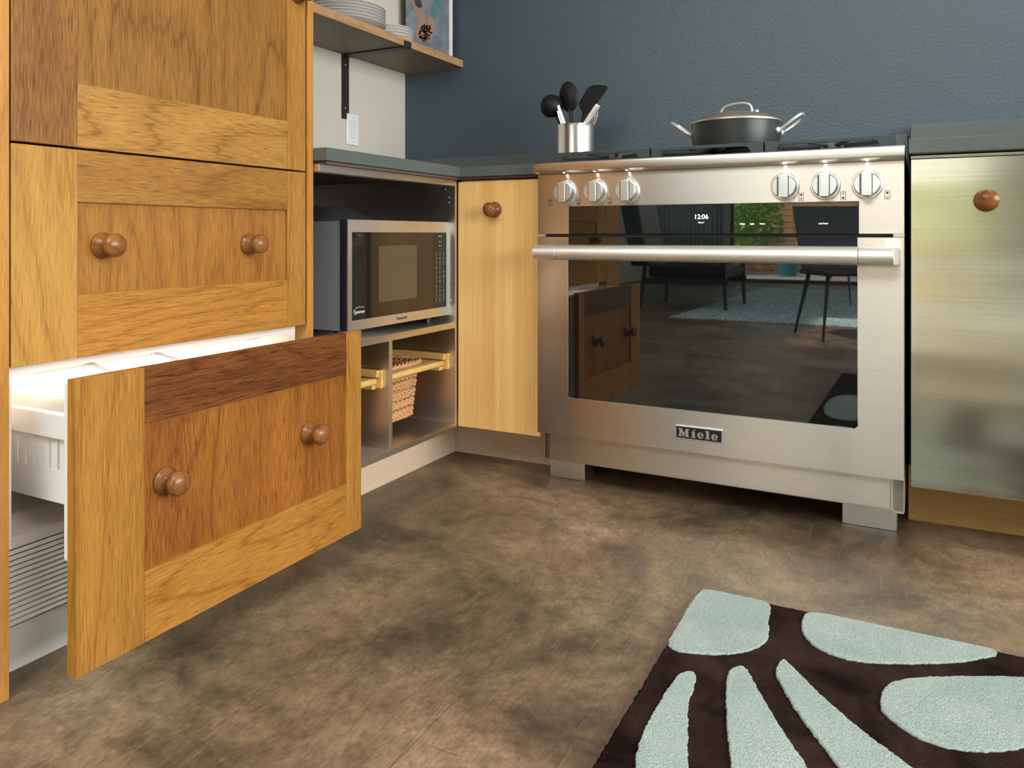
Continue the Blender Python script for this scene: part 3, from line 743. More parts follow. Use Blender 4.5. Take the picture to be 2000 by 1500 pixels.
for a_, c_ in ((.010, .040), (.872, .902)):
    b.prism([(a_, yc + .004, zc - .018), (a_, yc + .012, zc - .0185), (a_, -.018, zc - .011), (a_, .0005, zc - .011), (a_, .0005, zc + .016), (a_, -.018, zc + .016), (a_, yc + .012, zc + .0185), (a_, yc + .004, zc + .018)], (c_ - a_, 0, 0), .001)
build_each(b, 'handle_bracket', M['steel_pl'], h)
# badge: chrome framed black plate with slab lettering
b = MB(); b.box(.3905, .5105, -.0035, .001, .1920, .2262, .0012); bd = b.build('badge', M['chrome'], dr)
b = MB(); b.box(.3935, .5075, -.0040, -.0030, .1950, .2232); b.build('badge_plate', plain('black_enamel', (.012, .013, .016), .25), bd)
Mp = [(.12, 1), (.45, 1), (.70, .42), (.95, 1), (1.30, 1), (1.30, .86), (1.20, .86), (1.20, .14), (1.30, .14), (1.30, 0), (.80, 0), (.80, .14), (.88, .14), (.88, .62), (.64, .0), (.58, 0), (.32, .62), (.32, .14), (.42, .14), (.42, 0), (0, 0), (0, .14), (.14, .14), (.14, .86), (0, .86), (0, 1)]
ip = [(0, 0), (.52, 0), (.52, .13), (.42, .13), (.42, .72), (0, .72), (0, .59), (.12, .59), (.12, .13), (0, .13)]
lp = [(0, 0), (.54, 0), (.54, .13), (.43, .13), (.43, 1.02), (0, 1.02), (0, .89), (.12, .89), (.12, .13), (0, .13)]
ep = [(.38 + .38 * math.cos(R(a)), .36 + .37 * math.sin(R(a))) for a in range(0, 331, 15)] + [(.40 + .16 * math.cos(R(a)), .36 + .24 * math.sin(R(a))) for a in range(315, -1, -15)]
eb = [(.14, .30), (.76, .30), (.76, .40), (.14, .40)]
b = MB()
def glyph(pts, ox, sx=.0213, sz=.0200, oz=.1990):
    b.prism([(ox + p[0] * sx, -.0040, oz + p[1] * sz) for p in pts], (0, -.0008, 0))
gx = .3985
for g_, adv in (([Mp], 1.42), ([ip, [(.14, .82), (.38, .80), (.50, 1.02), (.24, .98)]], .64), ([ep, eb], .86), ([lp], .64), ([ep, eb], .8)):
    for q in g_: glyph(q, gx)
    gx += adv * .0178 * 1.30 if False else adv * .0235
b.build('badge_lettering', M['chrome'], bd, smooth=False)
# kick panel and feet
b = MB(); b.box(.0235, .8825, .025, .045, .0835, .1585, .0008); b.build('kick_panel', M['steel'], rg)
for a_, c_ in ((-.022, .088), (.772, .893)):
    b = MB(); b.box(a_, c_, .125, .20, .0, .078, .002); build_each(b, 'foot', M['steel_pl'], rg)
# grates and burners
for a_, c_ in ((.0177, .3015), (.3068, .5952), (.6000, .8897)):
    b = MB(); zt, zb_ = .9420, .9065
    w_ = c_ - a_
    # front and back bars with an arch cut below
    for y0_, y1_ in ((.060, .074), (.530, .544)):
        b.prism([(a_, y0_, zb_), (a_ + .024, y0_, zb_), (a_ + .030, y0_, .9320), (a_ + .040, y0_, .9330), (c_ - .050, y0_, .9340), (c_ - .036, y0_, .9320), (c_ - .024, y0_, zb_), (c_, y0_, zb_), (c_, y0_, zt), (a_, y0_, zt)], (0, y1_ - y0_, 0), .001)
    for x0_ in (a_, c_ - .012): b.box(x0_, x0_ + .012, .074, .530, .925, zt, .001)
    b.box(a_ + .012, c_ - .012, .295, .309, .925, zt, .001)
    cx_ = (a_ + c_) / 2
    for cy_ in (.185, .42):
        for k in range(8):
            t = R(45 * k + 22.5)
            p0 = Vector((cx_ + .030 * math.cos(t), cy_ + .030 * math.sin(t), .936)); 
            ex = (w_ / 2 - .012) / max(1e-3, abs(math.cos(t))); ey = .105 / max(1e-3, abs(math.sin(t))); e_ = min(ex, ey)
            p1 = Vector((cx_ + e_ * math.cos(t), cy_ + e_ * math.sin(t), .936)); b.tube([p0, p1], .0055, 6)
    b.build('pan_grate', M['grate'], rg)
    b = MB()
    for cy_ in (.185, .42): b.lathe([(0, 0), (0, .045), (.008, .045), (.012, .036), (.020, .036), (.024, .030), (.024, 0)], (cx_, cy_, .905), 'Z', 32)
    build_each(b, 'burner', M['black'], rg)

# ------------------------------------------------------------------ pan on the range
pz = .9425; pc = Vector((-.433, 2.17, pz))
pan = thing('saute_pan', 'dark grey two-handled saute pan with glass lid on the middle grate', 'pan', pc)
b = MB()
b.lathe([(0, 0), (0, .108), (.002, .111), (.010, .1145), (.040, .1185), (.066, .1205), (.0685, .1215), (.0695, .1200), (.0685, .1180), (.040, .1160), (.008, .1105), (.006, 0)], pc, 'Z', 72)
b.build('pan_body', M['nonstick'], pan, ang=50)
lid = MB(); lid.lathe([(.0700, .1195), (.0735, .1190), (.0745, .1165), (.0720, .1165), (.0705, .1150)], pc, 'Z', 72)
lid.lathe([(.0740, .1170), (.0790, .112), (.0880, .096), (.0960, .070), (.1010, .040), (.1030, .0)], pc, 'Z', 72)
def m_lid():
    m, t, b_ = mat('smoky_lid_glass'); b_.inputs['Base Color'].default_value = (.16, .13, .10, 1); b_.inputs['Roughness'].default_value = .08; b_.inputs['IOR'].default_value = 1.6
    n = N(t, 'ShaderNodeTexNoise', Scale=8.0); t.links.new(coords(t), n.inputs['Vector']); r = ramp(t, n.outputs[0], [(.3, (.15, .12, .09)), (.7, (.19, .15, .12))]); t.links.new(r.outputs[0], b_.inputs['Base Color']); return m
ld = lid.build('lid', m_lid(), pan, ang=50)
b = MB(); b.lathe([(.0695, .1200), (.0712, .1212), (.0740, .1212), (.0755, .1195), (.0750, .1165), (.0735, .1160)], pc, 'Z', 72); b.build('lid_rim', M['steel_pl'], ld)
def arc3(pts, n=6):
    """Catmull-Rom through pts"""
    P = [Vector(p) for p in pts]; P = [P[0] * 2 - P[1]] + P + [P[-1] * 2 - P[-2]]; out = []
    for i in range(1, len(P) - 2):
        for k in range(n):
            t = k / n; a, c, d, e = P[i - 1:i + 3]
            out.append(.5 * ((2 * c) + (d - a) * t + (2 * a - 5 * c + 4 * d - e) * t * t + (3 * c - a - 3 * d + e) * t ** 3))
    out.append(P[-2]); return out
b = MB()
x, y, z = pc
ha = R(10); hx = Vector((math.cos(ha), -math.sin(ha), 0))
def hp(s, dz): return pc + hx * s + Vector((0, 0, dz))
b.tube(arc3([hp(-.056, .098), hp(-.046, .099), hp(-.042, .107), hp(-.034, .118), hp(-.018, .124), hp(.010, .126), hp(.032, .123), hp(.042, .115), hp(.045, .105), hp(.050, .098), hp(.060, .098)]), .0038, 8)
for s in (-.052, .058): b.lathe([(0, 0), (0, .006), (.005, .006), (.009, .003), (.010, 0)], hp(s, .096), 'Z', 12)
b.build('lid_handle', M['handle'], ld)
for sgn in (-1, 1):
    b = MB(); L = []
    ax = Vector((sgn, 0, 0)); ay = Vector((0, 1, 0))
    def q(r, w, dz): return pc + ax * r + ay * w + Vector((0, 0, dz))
    L = arc3([q(.117, -.030, .046), q(.128, -.031, .050), q(.150, -.036, .066), q(.168, -.030, .080), q(.174, -.012, .084), q(.174, .012, .084), q(.168, .030, .080), q(.150, .036, .066), q(.128, .031, .050), q(.117, .030, .046)])
    b.tube(L, .0042, 8)
    for w in (-.030, .030): b.lathe([(0, .009), (.004, .0085), (.008, .005), (.009, 0)], q(.113, w, .044), ax=(sgn, 0, .1), seg=14)
    b.build('side_handle', M['handle'], pan)

# ------------------------------------------------------------------ utensil crock
uc = Vector((-.977, 2.335, .9100))
ck = thing('utensil_crock', 'brushed steel utensil crock on the countertop left of the range', 'utensil holder', uc)
b = MB(); b.lathe([(0, 0), (0, .058), (.002, .060), (.148, .060), (.152, .0615), (.155, .0615), (.156, .060), (.154, .0585), (.004, .0585), (.004, 0)], uc, 'Z', 64)
m_ = steel('crock_steel', (.72, .69, .64), .20, .75, 0); b.build('body', m_, ck)
def utensil(name, label, cat, base, tip, build, grp=None, hm='steel_pl', hr=.006, hl=1.0, flat=.5):
    """base/tip: handle axis; build(b, tip, dir, side) adds the head"""
    t = thing(name, label, cat, base, grp); base = Vector(base); tip = Vector(tip)
    d = (tip - base).normalized(); side = Vector((1, 0, 0)); side = (side - d * side.dot(d)).normalized(); nrm = d.cross(side)
    b = MB(); pts = [base.lerp(tip, k / 6) for k in range(7)]; b.tube(pts, [hr * (1.0 if k < 5 else .8) for k in range(7)], 8, flat=flat)
    b.build('shaft', M[hm], t)
    if build:
        b = MB(); build(b, tip, d, side, nrm); b.build('head', M['nylon'], t, ang=60)
    return t
def spoon_head(b, tip, d, s, n):
    # solid oval bowl with a slight dish
    nu, nv = 14, 20; L_, W_ = .050, .033; c = tip + d * (L_ * .95); rings = []
    def P(u, v, sgn): 
        r = u; a = v
        dep = -.012 * (1 - r * r) 
        return c + d * (L_ * r * math.sin(a)) + s * (W_ * r * math.cos(a)) + n * (dep + sgn * .0015)
    for sgn in (1, -1):
        prev = None; ctr = b.bm.verts.new(P(0, 0, sgn))
        for i in range(1, 8):
            ring = [b.bm.verts.new(P(i / 7, 2 * PI * k / 28, sgn)) for k in range(28)]
            for k in range(28):
                if prev is None: b.bm.faces.new((ctr, ring[k], ring[(k + 1) % 28]))
                else: b.bm.faces.new((prev[k], ring[k], ring[(k + 1) % 28], prev[(k + 1) % 28]))
            prev = ring
        rings.append(prev)
    for k in range(28): b.bm.faces.new((rings[0][k], rings[0][(k + 1) % 28], rings[1][(k + 1) % 28], rings[1][k]))
    b.tube([tip - d * .03, tip, tip + d * .012], [.006, .007, .010], 8, flat=.4)
def turner_head(b, tip, d, s, n):
    pl = [(-.008, -.03), (-.009, .0), (-.030, .022), (-.030, .030), (-.012, .082), (-.002, .090), (.020, .096), (.050, .097), (.056, .092), (.052, .078), (.028, .030), (.020, .010), (.008, 0), (.008, -.03)]
    b.prism([tip + s * a + d * c - n * .0012 + n * (.05 * max(0, c) ** 1.5) for a, c in pl], n * .0026, .0008)
def ladle_head(b, tip, d, s, n):
    c = tip + d * .030
    ax = Vector((-.75, .62, .22)).normalized()      # the cup opens away from the viewer
    prof = [(-.037 * math.cos(R(a)), .038 * math.sin(R(a))) for a in range(0, 91, 9)] + [(.004, .0385), (.004, .036)] + [(-.034 * math.cos(R(a)), .0355 * math.sin(R(a))) for a in range(90, -1, -9)]
    b.lathe([(h, max(r, 0)) for h, r in prof], c, ax=ax, seg=36)
G_ = 'utensils in the steel crock'
utensil('ladle', 'black nylon ladle leaning left in the steel crock', 'ladle', uc + Vector((.020, -.01, .012)), uc + Vector((-.070, -.004, .197)), ladle_head, G_, 'nylon', .005)
utensil('spoon', 'black nylon spoon standing tallest in the steel crock', 'spoon', uc + Vector((-.004, .02, .012)), uc + Vector((-.022, .01, .205)), spoon_head, G_, 'nylon', .006)
utensil('spatula', 'black nylon spatula with angled blade in the steel crock', 'spatula', uc + Vector((-.010, .0, .012)), uc + Vector((.033, .005, .194)), turner_head, G_, 'nylon', .006)
# tongs: two steel arms of one thing
tg_ = thing('tongs', 'steel kitchen tongs leaning left in the steel crock', 'tongs', uc + Vector((.01, -.02, .012)), G_)
b = MB(); b.tube([uc + Vector((.012, -.024, .012)), uc + Vector((-.052, -.020, .205))], .0055, 8, flat=.35); b.build('arm', M['steel_pl'], tg_)
b = MB(); b.tube([uc + Vector((.026, -.018, .012)), uc + Vector((-.052, -.020, .222))], .0055, 8, flat=.35); b.build('arm', M['steel_pl'], tg_)
wk = thing('whisk', 'thin wire whisk behind the black spatula in the crock', 'whisk', uc + Vector((-.03, .03, .012)), G_)
b = MB(); b.tube([uc + Vector((-.03, .03, .012)), uc + Vector((.012, .035, .10))], .005, 8); b.build('shaft', M['steel_pl'], wk)
b = MB(); p0 = uc + Vector((.012, .035, .10)); dd = Vector((.30, .02, .95)).normalized(); sd = dd.cross(Vector((0, 1, 0))).normalized()
for k in range(6):
    a = PI * k / 6; sv = sd * math.cos(a) + Vector((0, 1, 0)) * math.sin(a)
    b.tube(arc3([p0, p0 + dd * .05 + sv * .016, p0 + dd * .105 + sv * .020, p0 + dd * .128, p0 + dd * .105 - sv * .020, p0 + dd * .05 - sv * .016, p0], 4), .0008, 5)
b.build('wire_loops', M['steel_pl'], wk)
sl = thing('peeler', 'flat steel handled utensil leaning right out of the crock', 'utensil', uc + Vector((-.02, -.03, .012)), G_)
b = MB(); b.tube([uc + Vector((-.02, -.03, .012)), uc + Vector((.046, -.032, .150)), uc + Vector((.086, -.034, .200)), uc + Vector((.093, -.034, .210))], [.005, .009, .0105, .008], 10, flat=.4); b.build('shaft', M['handle'], sl)

# ------------------------------------------------------------------ wall shelf, bracket, plates, book, switch
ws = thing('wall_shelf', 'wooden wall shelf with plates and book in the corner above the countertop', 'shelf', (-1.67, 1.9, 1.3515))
b = MB(); b.box(WX + .001, -1.5375, 1.379, WY - .001, 1.3515, 1.3790); b.build('board', plain('shelf_wood_shaded', (.235, .175, .115), .55), ws)  # shade under the shelf is put into the darker board colour
b = MB(); b.box(-1.5373, -1.535, 1.379, WY - .001, 1.3515, 1.3790, .0006); b.build('front_edge', M['shelfwood'], ws)  # front edge keeps the unshaded shelf wood
def bracket(z, yc, par):
    b = MB(); w = .0185
    b.box(WX + .0005, WX + .0055, yc - w, yc + w, z - .228, z, .001)
    b.box(WX + .0055, -1.530, yc - w, yc + w, z - .005, z - .0002, .0008)
    b.box(-1.5345, -1.5295, yc - w, yc + w, z - .005, z + .018, .0008)
    o = b.build('bracket', M['black'], par)
    b = MB()
    for dz in (.035, .19): b.lathe([(0, .006), (.0015, .0055), (.0025, .003), (.003, 0)], (WX + .0055, yc, z - dz), 'X', 14)
    build_each(b, 'screw', plain('dark_screw', (.4, .4, .4), .3, 1), o)
bracket(1.3512, 2.186, ws)
w2 = thing('wall_shelf', 'second wall shelf above the plates, only its black bracket end in view', 'shelf', (-1.67, 1.9, 1.76))
b = MB(); b.box(WX + .001, -1.535, 1.379, WY - .001, 1.7605, 1.788, .001); b.build('board', M['shelfwood'], w2)
bracket(1.7602, 2.178, w2)

def plate(r, loc, label, grp):
    b = MB(); b.lathe([(0, 0), (0, r * .58), (.002, r * .60), (.003, r * .62), (.010, r * .80), (.0185, r * .985), (.0195, r), (.0208, r * .995), (.020, r * .97), (.0125, r * .80), (.006, r * .62), (.005, 0)], (0, 0, 0), 'Z', 72)
    o = b.build('plate', M['ceramic'], None, ang=60); o.location = loc
    return tag(o, label, 'plate', grp)
def stack(r, x, y, n, g, what):
    first = None
    for k in range(n):
        L = (x, y, 1.3791 + k * .0102)
        pos = 'bottom of its stack' if k == 0 else ('topmost of its stack' if k == n - 1 else '%s from the bottom of its stack' % ['', 'second', 'third', 'fourth', 'fifth', 'sixth'][k])
        lab = '%s white plate on the shelf, %s' % (what, pos)
        if first is None: first = plate(r, L, lab, g)
        else:
            o = first.copy(); COL.objects.link(o); o.location = L; o['label'] = lab
stack(.135, -1.665, 2.015, 6, 'large plates on the shelf', 'large')
stack(.090, -1.668, 2.262, 5, 'small plates on the shelf', 'small')

bkx0, bkx1 = -1.765, -1.566
bo = thing('book', 'cookbook with a blue-grey cover of two hands full of nuts, standing in the shelf corner', 'book', (-1.665, 2.53, 1.379))
b = MB(); b.box(bkx0 + .004, bkx1 - .003, 2.507, 2.535, 1.382, 1.655); b.build('pages', plain('book_paper', (.66, .63, .58), .8), bo)
def m_cover():
    m, t, b_ = mat('blue_grey_cover'); n = N(t, 'ShaderNodeTexNoise', Scale=22.0, Detail=6.0, Roughness=.65); t.links.new(coords(t), n.inputs['Vector'])
    r = ramp(t, n.outputs[0], [(.3, (.14, .20, .26)), (.5, (.22, .29, .35)), (.7, (.34, .38, .42))]); t.links.new(r.outputs[0], b_.inputs['Base Color']); b_.inputs['Roughness'].default_value = .4; return m
b = MB(); b.box(bkx0, bkx1, 2.5040, 2.5068, 1.3792, 1.658, .0005); cv = b.build('front_cover', m_cover(), bo)
b = MB(); b.box(bkx0, bkx1, 2.5352, 2.538, 1.3792, 1.658, .0005); b.box(bkx0, bkx0 + .0028, 2.5068, 2.5352, 1.3792, 1.658); b.build('back_cover', plain('dark_cover', (.03, .035, .035), .5), bo)
b = MB()
def cp_(x, z): return (bkx0 + (x - 793) / 88 * .199, 2.5037, 1.3792 + (112 - z) / 112 * .247)
skin = plain('printed_skin', (.50, .31, .22), .5)
b.prism([cp_(*p) for p in [(799, -12), (815, -12), (826, 12), (832, 30), (836, 42), (834, 50), (826, 55), (824, 62), (822, 72), (816, 70), (814, 58), (817, 48), (820, 38), (813, 20)]], (0, -.0003, 0))
b.prism([cp_(*p) for p in [(856, -8), (874, -12), (866, 10), (855, 28), (850, 40), (854, 52), (851, 64), (844, 76), (836, 80), (838, 64), (836, 50), (838, 42), (844, 26), (850, 10)]], (0, -.0004, 0))
pic = b.build('cover_arms', skin, cv, smooth=False)
b = MB(); b.prism([cp_(*p) for p in [(844, 36), (853, 40), (864, 14), (870, -8), (858, -8), (852, 8), (846, 22)]], (0, -.0007, 0)); b.build('cover_sleeve_colour', plain('printed_teal', (.10, .30, .28), .5), pic)
b = MB(); b.prism([cp_(*p) for p in [(808, -8), (820, -8), (828, 16), (822, 18), (814, 12)]], (0, -.0007, 0)); b.build('cover_dark_ink', plain('printed_ink', (.05, .06, .07), .5), pic)
b = MB(); random.seed(3)
for k in range(150):
    a = random.random() * 2 * PI; r_ = math.sqrt(random.random())
    c = cp_(834 + 13 * r_ * math.cos(a), 63 + 15 * r_ * math.sin(a)); b.mi = k % 3
    b.lathe([(0, 0), (0, .0035), (.0004, .0035), (.0004, 0)], (c[0], 2.5034, c[2]), '-Y', 8)
build_each(b, 'cover_nuts', [plain('printed_nut_a', (.20, .05, .03), .5), plain('printed_nut_b', (.50, .35, .25), .5), plain('printed_nut_c', (.10, .035, .025), .5)], pic, smooth=False)
b = MB(); add_text(b, 'RE', .017, T(cp_(851, 95)[0], 2.5036, cp_(851, 95)[2]) @ FACE_MY); b.build('cover_title', M['print_dark'], cv, smooth=False)

sw = thing('light_switch', 'white rocker light switch on the cream wall under the shelf bracket', 'switch', (WX, 2.224, 1.09))
b = MB(); b.box(WX + .0003, WX + .006, 2.190, 2.258, 1.034, 1.146, .0025); b.build('cover_plate', M['switch'], sw)
b = MB(); b.box(WX + .006, WX + .0075, 2.207, 2.241, 1.057, 1.123, .0008); b.prism([(WX + .0075, 2.210, 1.060), (WX + .0105, 2.210, 1.060), (WX + .0078, 2.210, 1.120), (WX + .0075, 2.210, 1.120)], (0, .028, 0)); b.build('rocker', plain('white_rocker', (.74, .74, .72), .3), sw)
b = MB()
for z in (1.046, 1.134): b.lathe([(0, .0028), (.0006, .002), (.0008, 0)], (WX + .006, 2.224, z), 'X', 10)
build_each(b, 'screw', plain('plate_screw', (.55, .55, .53), .3), sw)

# ------------------------------------------------------------------ kitchen rug with petals
def chaikin(p, n=2):
    for _ in range(n):
        q = []
        for i in range(len(p)):
            a, c = Vector(p[i]), Vector(p[(i + 1) % len(p)]); q += [a * .75 + c * .25, a * .25 + c * .75]
        p = q
    return p
def ragged(p, amp=.0012, step=.004):
    out = []; 
    for q in resample([(v[0], v[1]) for v in p], step): out.append((q[0] + random.uniform(-amp, amp), q[1] + random.uniform(-amp, amp)))
    return out
random.seed(5)
rx0, rx1, ry0, ry1 = -.375, 1.05, -.35, 1.530
PET = {
 'A': [(-.374, 1.512), (-.360, 1.530), (-.313, 1.532), (-.243, 1.530), (-.235, 1.500), (-.233, 1.45), (-.225, 1.423), (-.223, 1.376), (-.24, 1.34), (-.268, 1.311), (-.305, 1.29), (-.374, 1.272), (-.376, 1.367)],
 'B': [(-.172, 1.531), (-.069, 1.532), (.036, 1.532), (.142, 1.530), (.086, 1.473), (.056, 1.450), (-.010, 1.412), (-.063, 1.387), (-.108, 1.380), (-.15, 1.398), (-.174, 1.436), (-.181, 1.488)],
 'C': [(.004, 1.377), (-.035, 1.340), (-.046, 1.295), (-.044, 1.261), (-.033, 1.240), (.003, 1.210), (.04, 1.204), (.083, 1.218), (.12, 1.242), (.186, 1.307), (.24, 1.386), (.271, 1.462), (.224, 1.485), (.11, 1.435)],
 'D': [(-.331, 1.212), (-.322, 1.228), (-.306, 1.231), (-.299, 1.184), (-.299, 1.148), (-.283, 1.089), (-.27, 1.035), (-.261, 1.005), (-.225, .88), (-.245, .835), (-.288, .846), (-.323, .973), (-.332, 1.004), (-.337, 1.049), (-.337, 1.102), (-.335, 1.175)],
 'E': [(-.249, 1.284), (-.263, 1.262), (-.259, 1.222), (-.241, 1.137), (-.223, 1.071), (-.212, 1.031), (-.169, .885), (-.108, .861), (-.069, .935), (-.121, 1.077), (-.147, 1.115), (-.178, 1.168), (-.209, 1.223), (-.238, 1.280)],
 'F': [(-.193, 1.338), (-.198, 1.291), (-.182, 1.254), (-.150, 1.192), (-.118, 1.144), (-.087, 1.097), (-.023, .993), (.047, .975), (.096, 1.053), (-.001, 1.141), (-.051, 1.180), (-.093, 1.222), (-.146, 1.282), (-.178, 1.326)],
 'G': [(.33, 1.53), (.55, 1.53), (.60, 1.45), (.50, 1.38), (.36, 1.42)], 'H': [(.30, 1.20), (.45, 1.30), (.62, 1.22), (.55, 1.05), (.38, 1.02)],
 'I': [(.20, .95), (.30, 1.02), (.40, .85), (.34, .60), (.22, .70)], 'J': [(-.05, .75), (.08, .85), (.16, .6), (.05, .35), (-.08, .5)], 'K': [(-.35, .7), (-.22, .76), (-.15, .5), (-.25, .2), (-.36, .3)],
 'L': [(.5, .9), (.8, .98), (1.0, .8), (.9, .6), (.6, .6)], 'M': [(.75, 1.5), (1.03, 1.5), (1.03, 1.15), (.8, 1.2)]}
b = MB(); b.mi = 0
def inside(x, y, poly):
    c = False; n = len(poly); j = n - 1
    for i in range(n):
        if (poly[i][1] > y) != (poly[j][1] > y) and x < (poly[j][0] - poly[i][0]) * (y - poly[i][1]) / (poly[j][1] - poly[i][1]) + poly[i][0]: c = not c
        j = i
    return c
# dark pile with uneven rounded edge
per = ragged([(rx0, ry0), (rx1, ry0), (rx1, ry1), (rx0, ry1)], .0012, .006)
cx, cy = (rx0 + rx1) / 2, (ry0 + ry1) / 2
def inset(P, d):
    return [(x + (cx - x) / abs(cx - rx0) * d, y + (cy - y) / abs(cy - ry0) * d) for x, y in P]
lev = [(0, 0.0005), (-.001, .006), (.001, .0105), (.004, .0125)]
rings = [[b.bm.verts.new((x, y, z)) for x, y in inset(per, d)] for d, z in lev]
for a, c in zip(rings, rings[1:]):
    for i in range(len(a)): b.bm.faces.new((a[i], a[(i + 1) % len(a)], c[(i + 1) % len(a)], c[i]))
b.bm.faces.new(rings[-1]); b.bm.faces.new(rings[0][::-1])
# carved pale petals standing a little proud
b.mi = 1
for key, P in PET.items():
    if key in 'ABM': P2 = [(max(rx0 + .001, min(rx1, v[0])), min(ry1 - .001, v[1])) for v in chaikin(P, 2)]
    else: P2 = [(v[0], v[1]) for v in chaikin(P, 2)]
    base = ragged(P2, .0011, .0045); n = len(base)
    mx_, my_ = sum(p[0] for p in base) / n, sum(p[1] for p in base) / n
    nr = []
    for i in range(n):      # inward normals, for the rounded shoulder
        a, c = Vector(base[(i - 3) % n]), Vector(base[(i + 3) % n]); d = (c - a)
        d = d.normalized() if d.length > 1e-6 else Vector((1, 0)); nr.append(Vector((-d.y, d.x)))
    area_ = sum(base[i][0] * base[(i + 1) % n][1] - base[(i + 1) % n][0] * base[i][1] for i in range(n))
    sg = 1 if area_ > 0 else -1
    lv = [(0, .004), (.0002, .0140), (.0016, .0158)]
    rg_ = []
    for d, z in lv: rg_.append([b.bm.verts.new((base[i][0] + nr[i].x * d * sg, base[i][1] + nr[i].y * d * sg, z)) for i in range(n)])
    for a, c in zip(rg_, rg_[1:]):
        for i in range(n):
            f = b.bm.faces.new((a[i], a[(i + 1) % n], c[(i + 1) % n], c[i])); f.material_index = 1
    f = b.bm.faces.new(rg_[-1]); f.material_index = 1
ru = b.build('rug', [M['rugdark'], M['rugpale']], None, smooth=False)
tag(ru, 'dark brown wool rug with pale aqua petal shapes on the concrete floor', 'rug')

# ------------------------------------------------------------------ the room behind the camera, seen mirrored in the oven glass
M['chairblack'] = plain('black_stained_wood', (.012, .013, .014), .35)
M['leather'] = plain('black_leather', (.014, .016, .018), .38)
ac = thing('armchair', 'black leather lounge armchair reflected in the oven glass beside the patterned rug', 'armchair', (-2.0, -3.7, 0))
b = MB(); b.box(-2.42, -1.66, -4.1, -3.35, .30, .42, .04); b.build('seat', M['leather'], ac)
b = MB(); b.prism([(-2.62, -4.05, .40), (-2.42, -4.05, .40), (-2.60, -4.05, 1.25), (-2.78, -4.05, 1.25)], (0, .62, 0), .03); b.build('backrest', M['leather'], ac)
b = MB(); b.box(-2.45, -1.62, -4.16, -4.09, .52, .575, .015); b.box(-2.45, -1.62, -3.36, -3.29, .52, .575, .015); b.box(-2.45, -1.64, -4.14, -4.10, .24, .30, .006); b.box(-2.45, -1.64, -3.35, -3.31, .24, .30, .006); build_each(b, 'armrest', M['chairblack'], ac)
for x_, y_ in ((-1.68, -3.33), (-1.68, -4.12), (-2.42, -3.33), (-2.42, -4.12)):
    b = MB(); b.tube([(x_ + (.02 if x_ > -2 else -.06), y_, .0125 if x_ > -2 else 0), (x_, y_, .55)], [.016, .026], 8); b.build('leg', M['chairblack'], ac)
def dchair(x, y, rz, label):
    t = thing('dining_chair', label, 'chair', (x, y, 0), 'black dining chairs at the far side of the room', local=True, rotz=rz)
    b = MB(); b.box(-.23, .23, -.22, .22, .43, .47, .015); b.build('seat', M['leather'], t)
    b = MB(); b.prism([(-.22, .18, .47), (.22, .18, .47), (.25, .27, .92), (-.25, .27, .92)], (0, .025, .002), .006); b.build('backrest', M['leather'], t)
    for sx in (-1, 1):
        for sy in (-1, 1):
            b = MB(); b.tube([(sx * .18, sy * .16, .44), (sx * .25, sy * .24, 0)], [.015, .009], 8); b.build('leg', M['chairblack'], t)
    return t
dchair(-.52, -1.95, R(150), 'nearest black dining chair reflected in the right of the oven glass')
dchair(-.85, -4.75, R(20), 'black dining chair standing on the patterned rug behind the nearest one').location.z = .0125
dt = thing('dining_table', 'black round dining table on the patterned rug', 'table', (.3, -3.8, 0))
b = MB(); b.lathe([(0, 0), (0, .60), (.012, .62), (.03, .61), (.03, 0)], (.3, -3.8, .72), 'Z', 48); b.build('tabletop', M['chairblack'], dt)
b = MB(); b.lathe([(0, .30), (.02, .29), (.03, .05), (.70, .04), (.72, .14)], (.3, -3.8, 0.013), 'Z', 32, cap=True); b.build('pedestal', M['chairblack'], dt)
def m_rug2():
    m, t, b_ = mat('aqua_swirl_wool'); n = N(t, 'ShaderNodeTexNoise', Scale=2.6, Detail=1.0, Distortion=2.5); t.links.new(coords(t), n.inputs['Vector'])
    mu = N(t, 'ShaderNodeMath', _operation='MULTIPLY'); mu.inputs[1].default_value = 9; t.links.new(n.outputs[0], mu.inputs[0])
    pp = N(t, 'ShaderNodeMath', _operation='PINGPONG'); pp.inputs[1].default_value = .5; t.links.new(mu.outputs[0], pp.inputs[0])
    r = ramp(t, pp.outputs[0], [(.10, (.85, .92, .90)), (.18, (.34, .55, .58)), (.30, (.45, .66, .66)), (.46, (.16, .30, .34))]); t.links.new(r.outputs[0], b_.inputs['Base Color']); b_.inputs['Roughness'].default_value = .95; return m
b = MB(); b.box(-1.95, 1.6, -6.7, -2.55, .0005, .012, .003); tag(b.build('rug', m_rug2(), None), 'large aqua rug with swirling lines reflected in the oven glass', 'rug')
# curtain
def m_curtain():
    m, t, b_ = mat('pale_blue_linen'); b_.inputs['Base Color'].default_value = (.55, .62, .64, 1); b_.inputs['Roughness'].default_value = .9
    n = N(t, 'ShaderNodeTexNoise', Scale=40.0); t.links.new(coords(t), n.inputs['Vector']); r = ramp(t, n.outputs[0], [(.3, (.50, .57, .59)), (.7, (.60, .67, .69))]); t.links.new(r.outputs[0], b_.inputs['Base Color'])
    tl = t.nodes.new('ShaderNodeBsdfTranslucent'); t.links.new(r.outputs[0], tl.inputs[0]); mx = t.nodes.new('ShaderNodeMixShader'); mx.inputs[0].default_value = .55
    t.links.new(b_.outputs[0], mx.inputs[1]); t.links.new(tl.outputs[0], mx.inputs[2]); t.links.new(mx.outputs[0], t.nodes['Material Output'].inputs[0]); return m
b = MB(); n = 160; pr0 = []
for k in range(n + 1):
    u = k / n; pr0.append((-3.74 + .96 * u, -7.93 + .022 * math.sin(u * 90), 0))
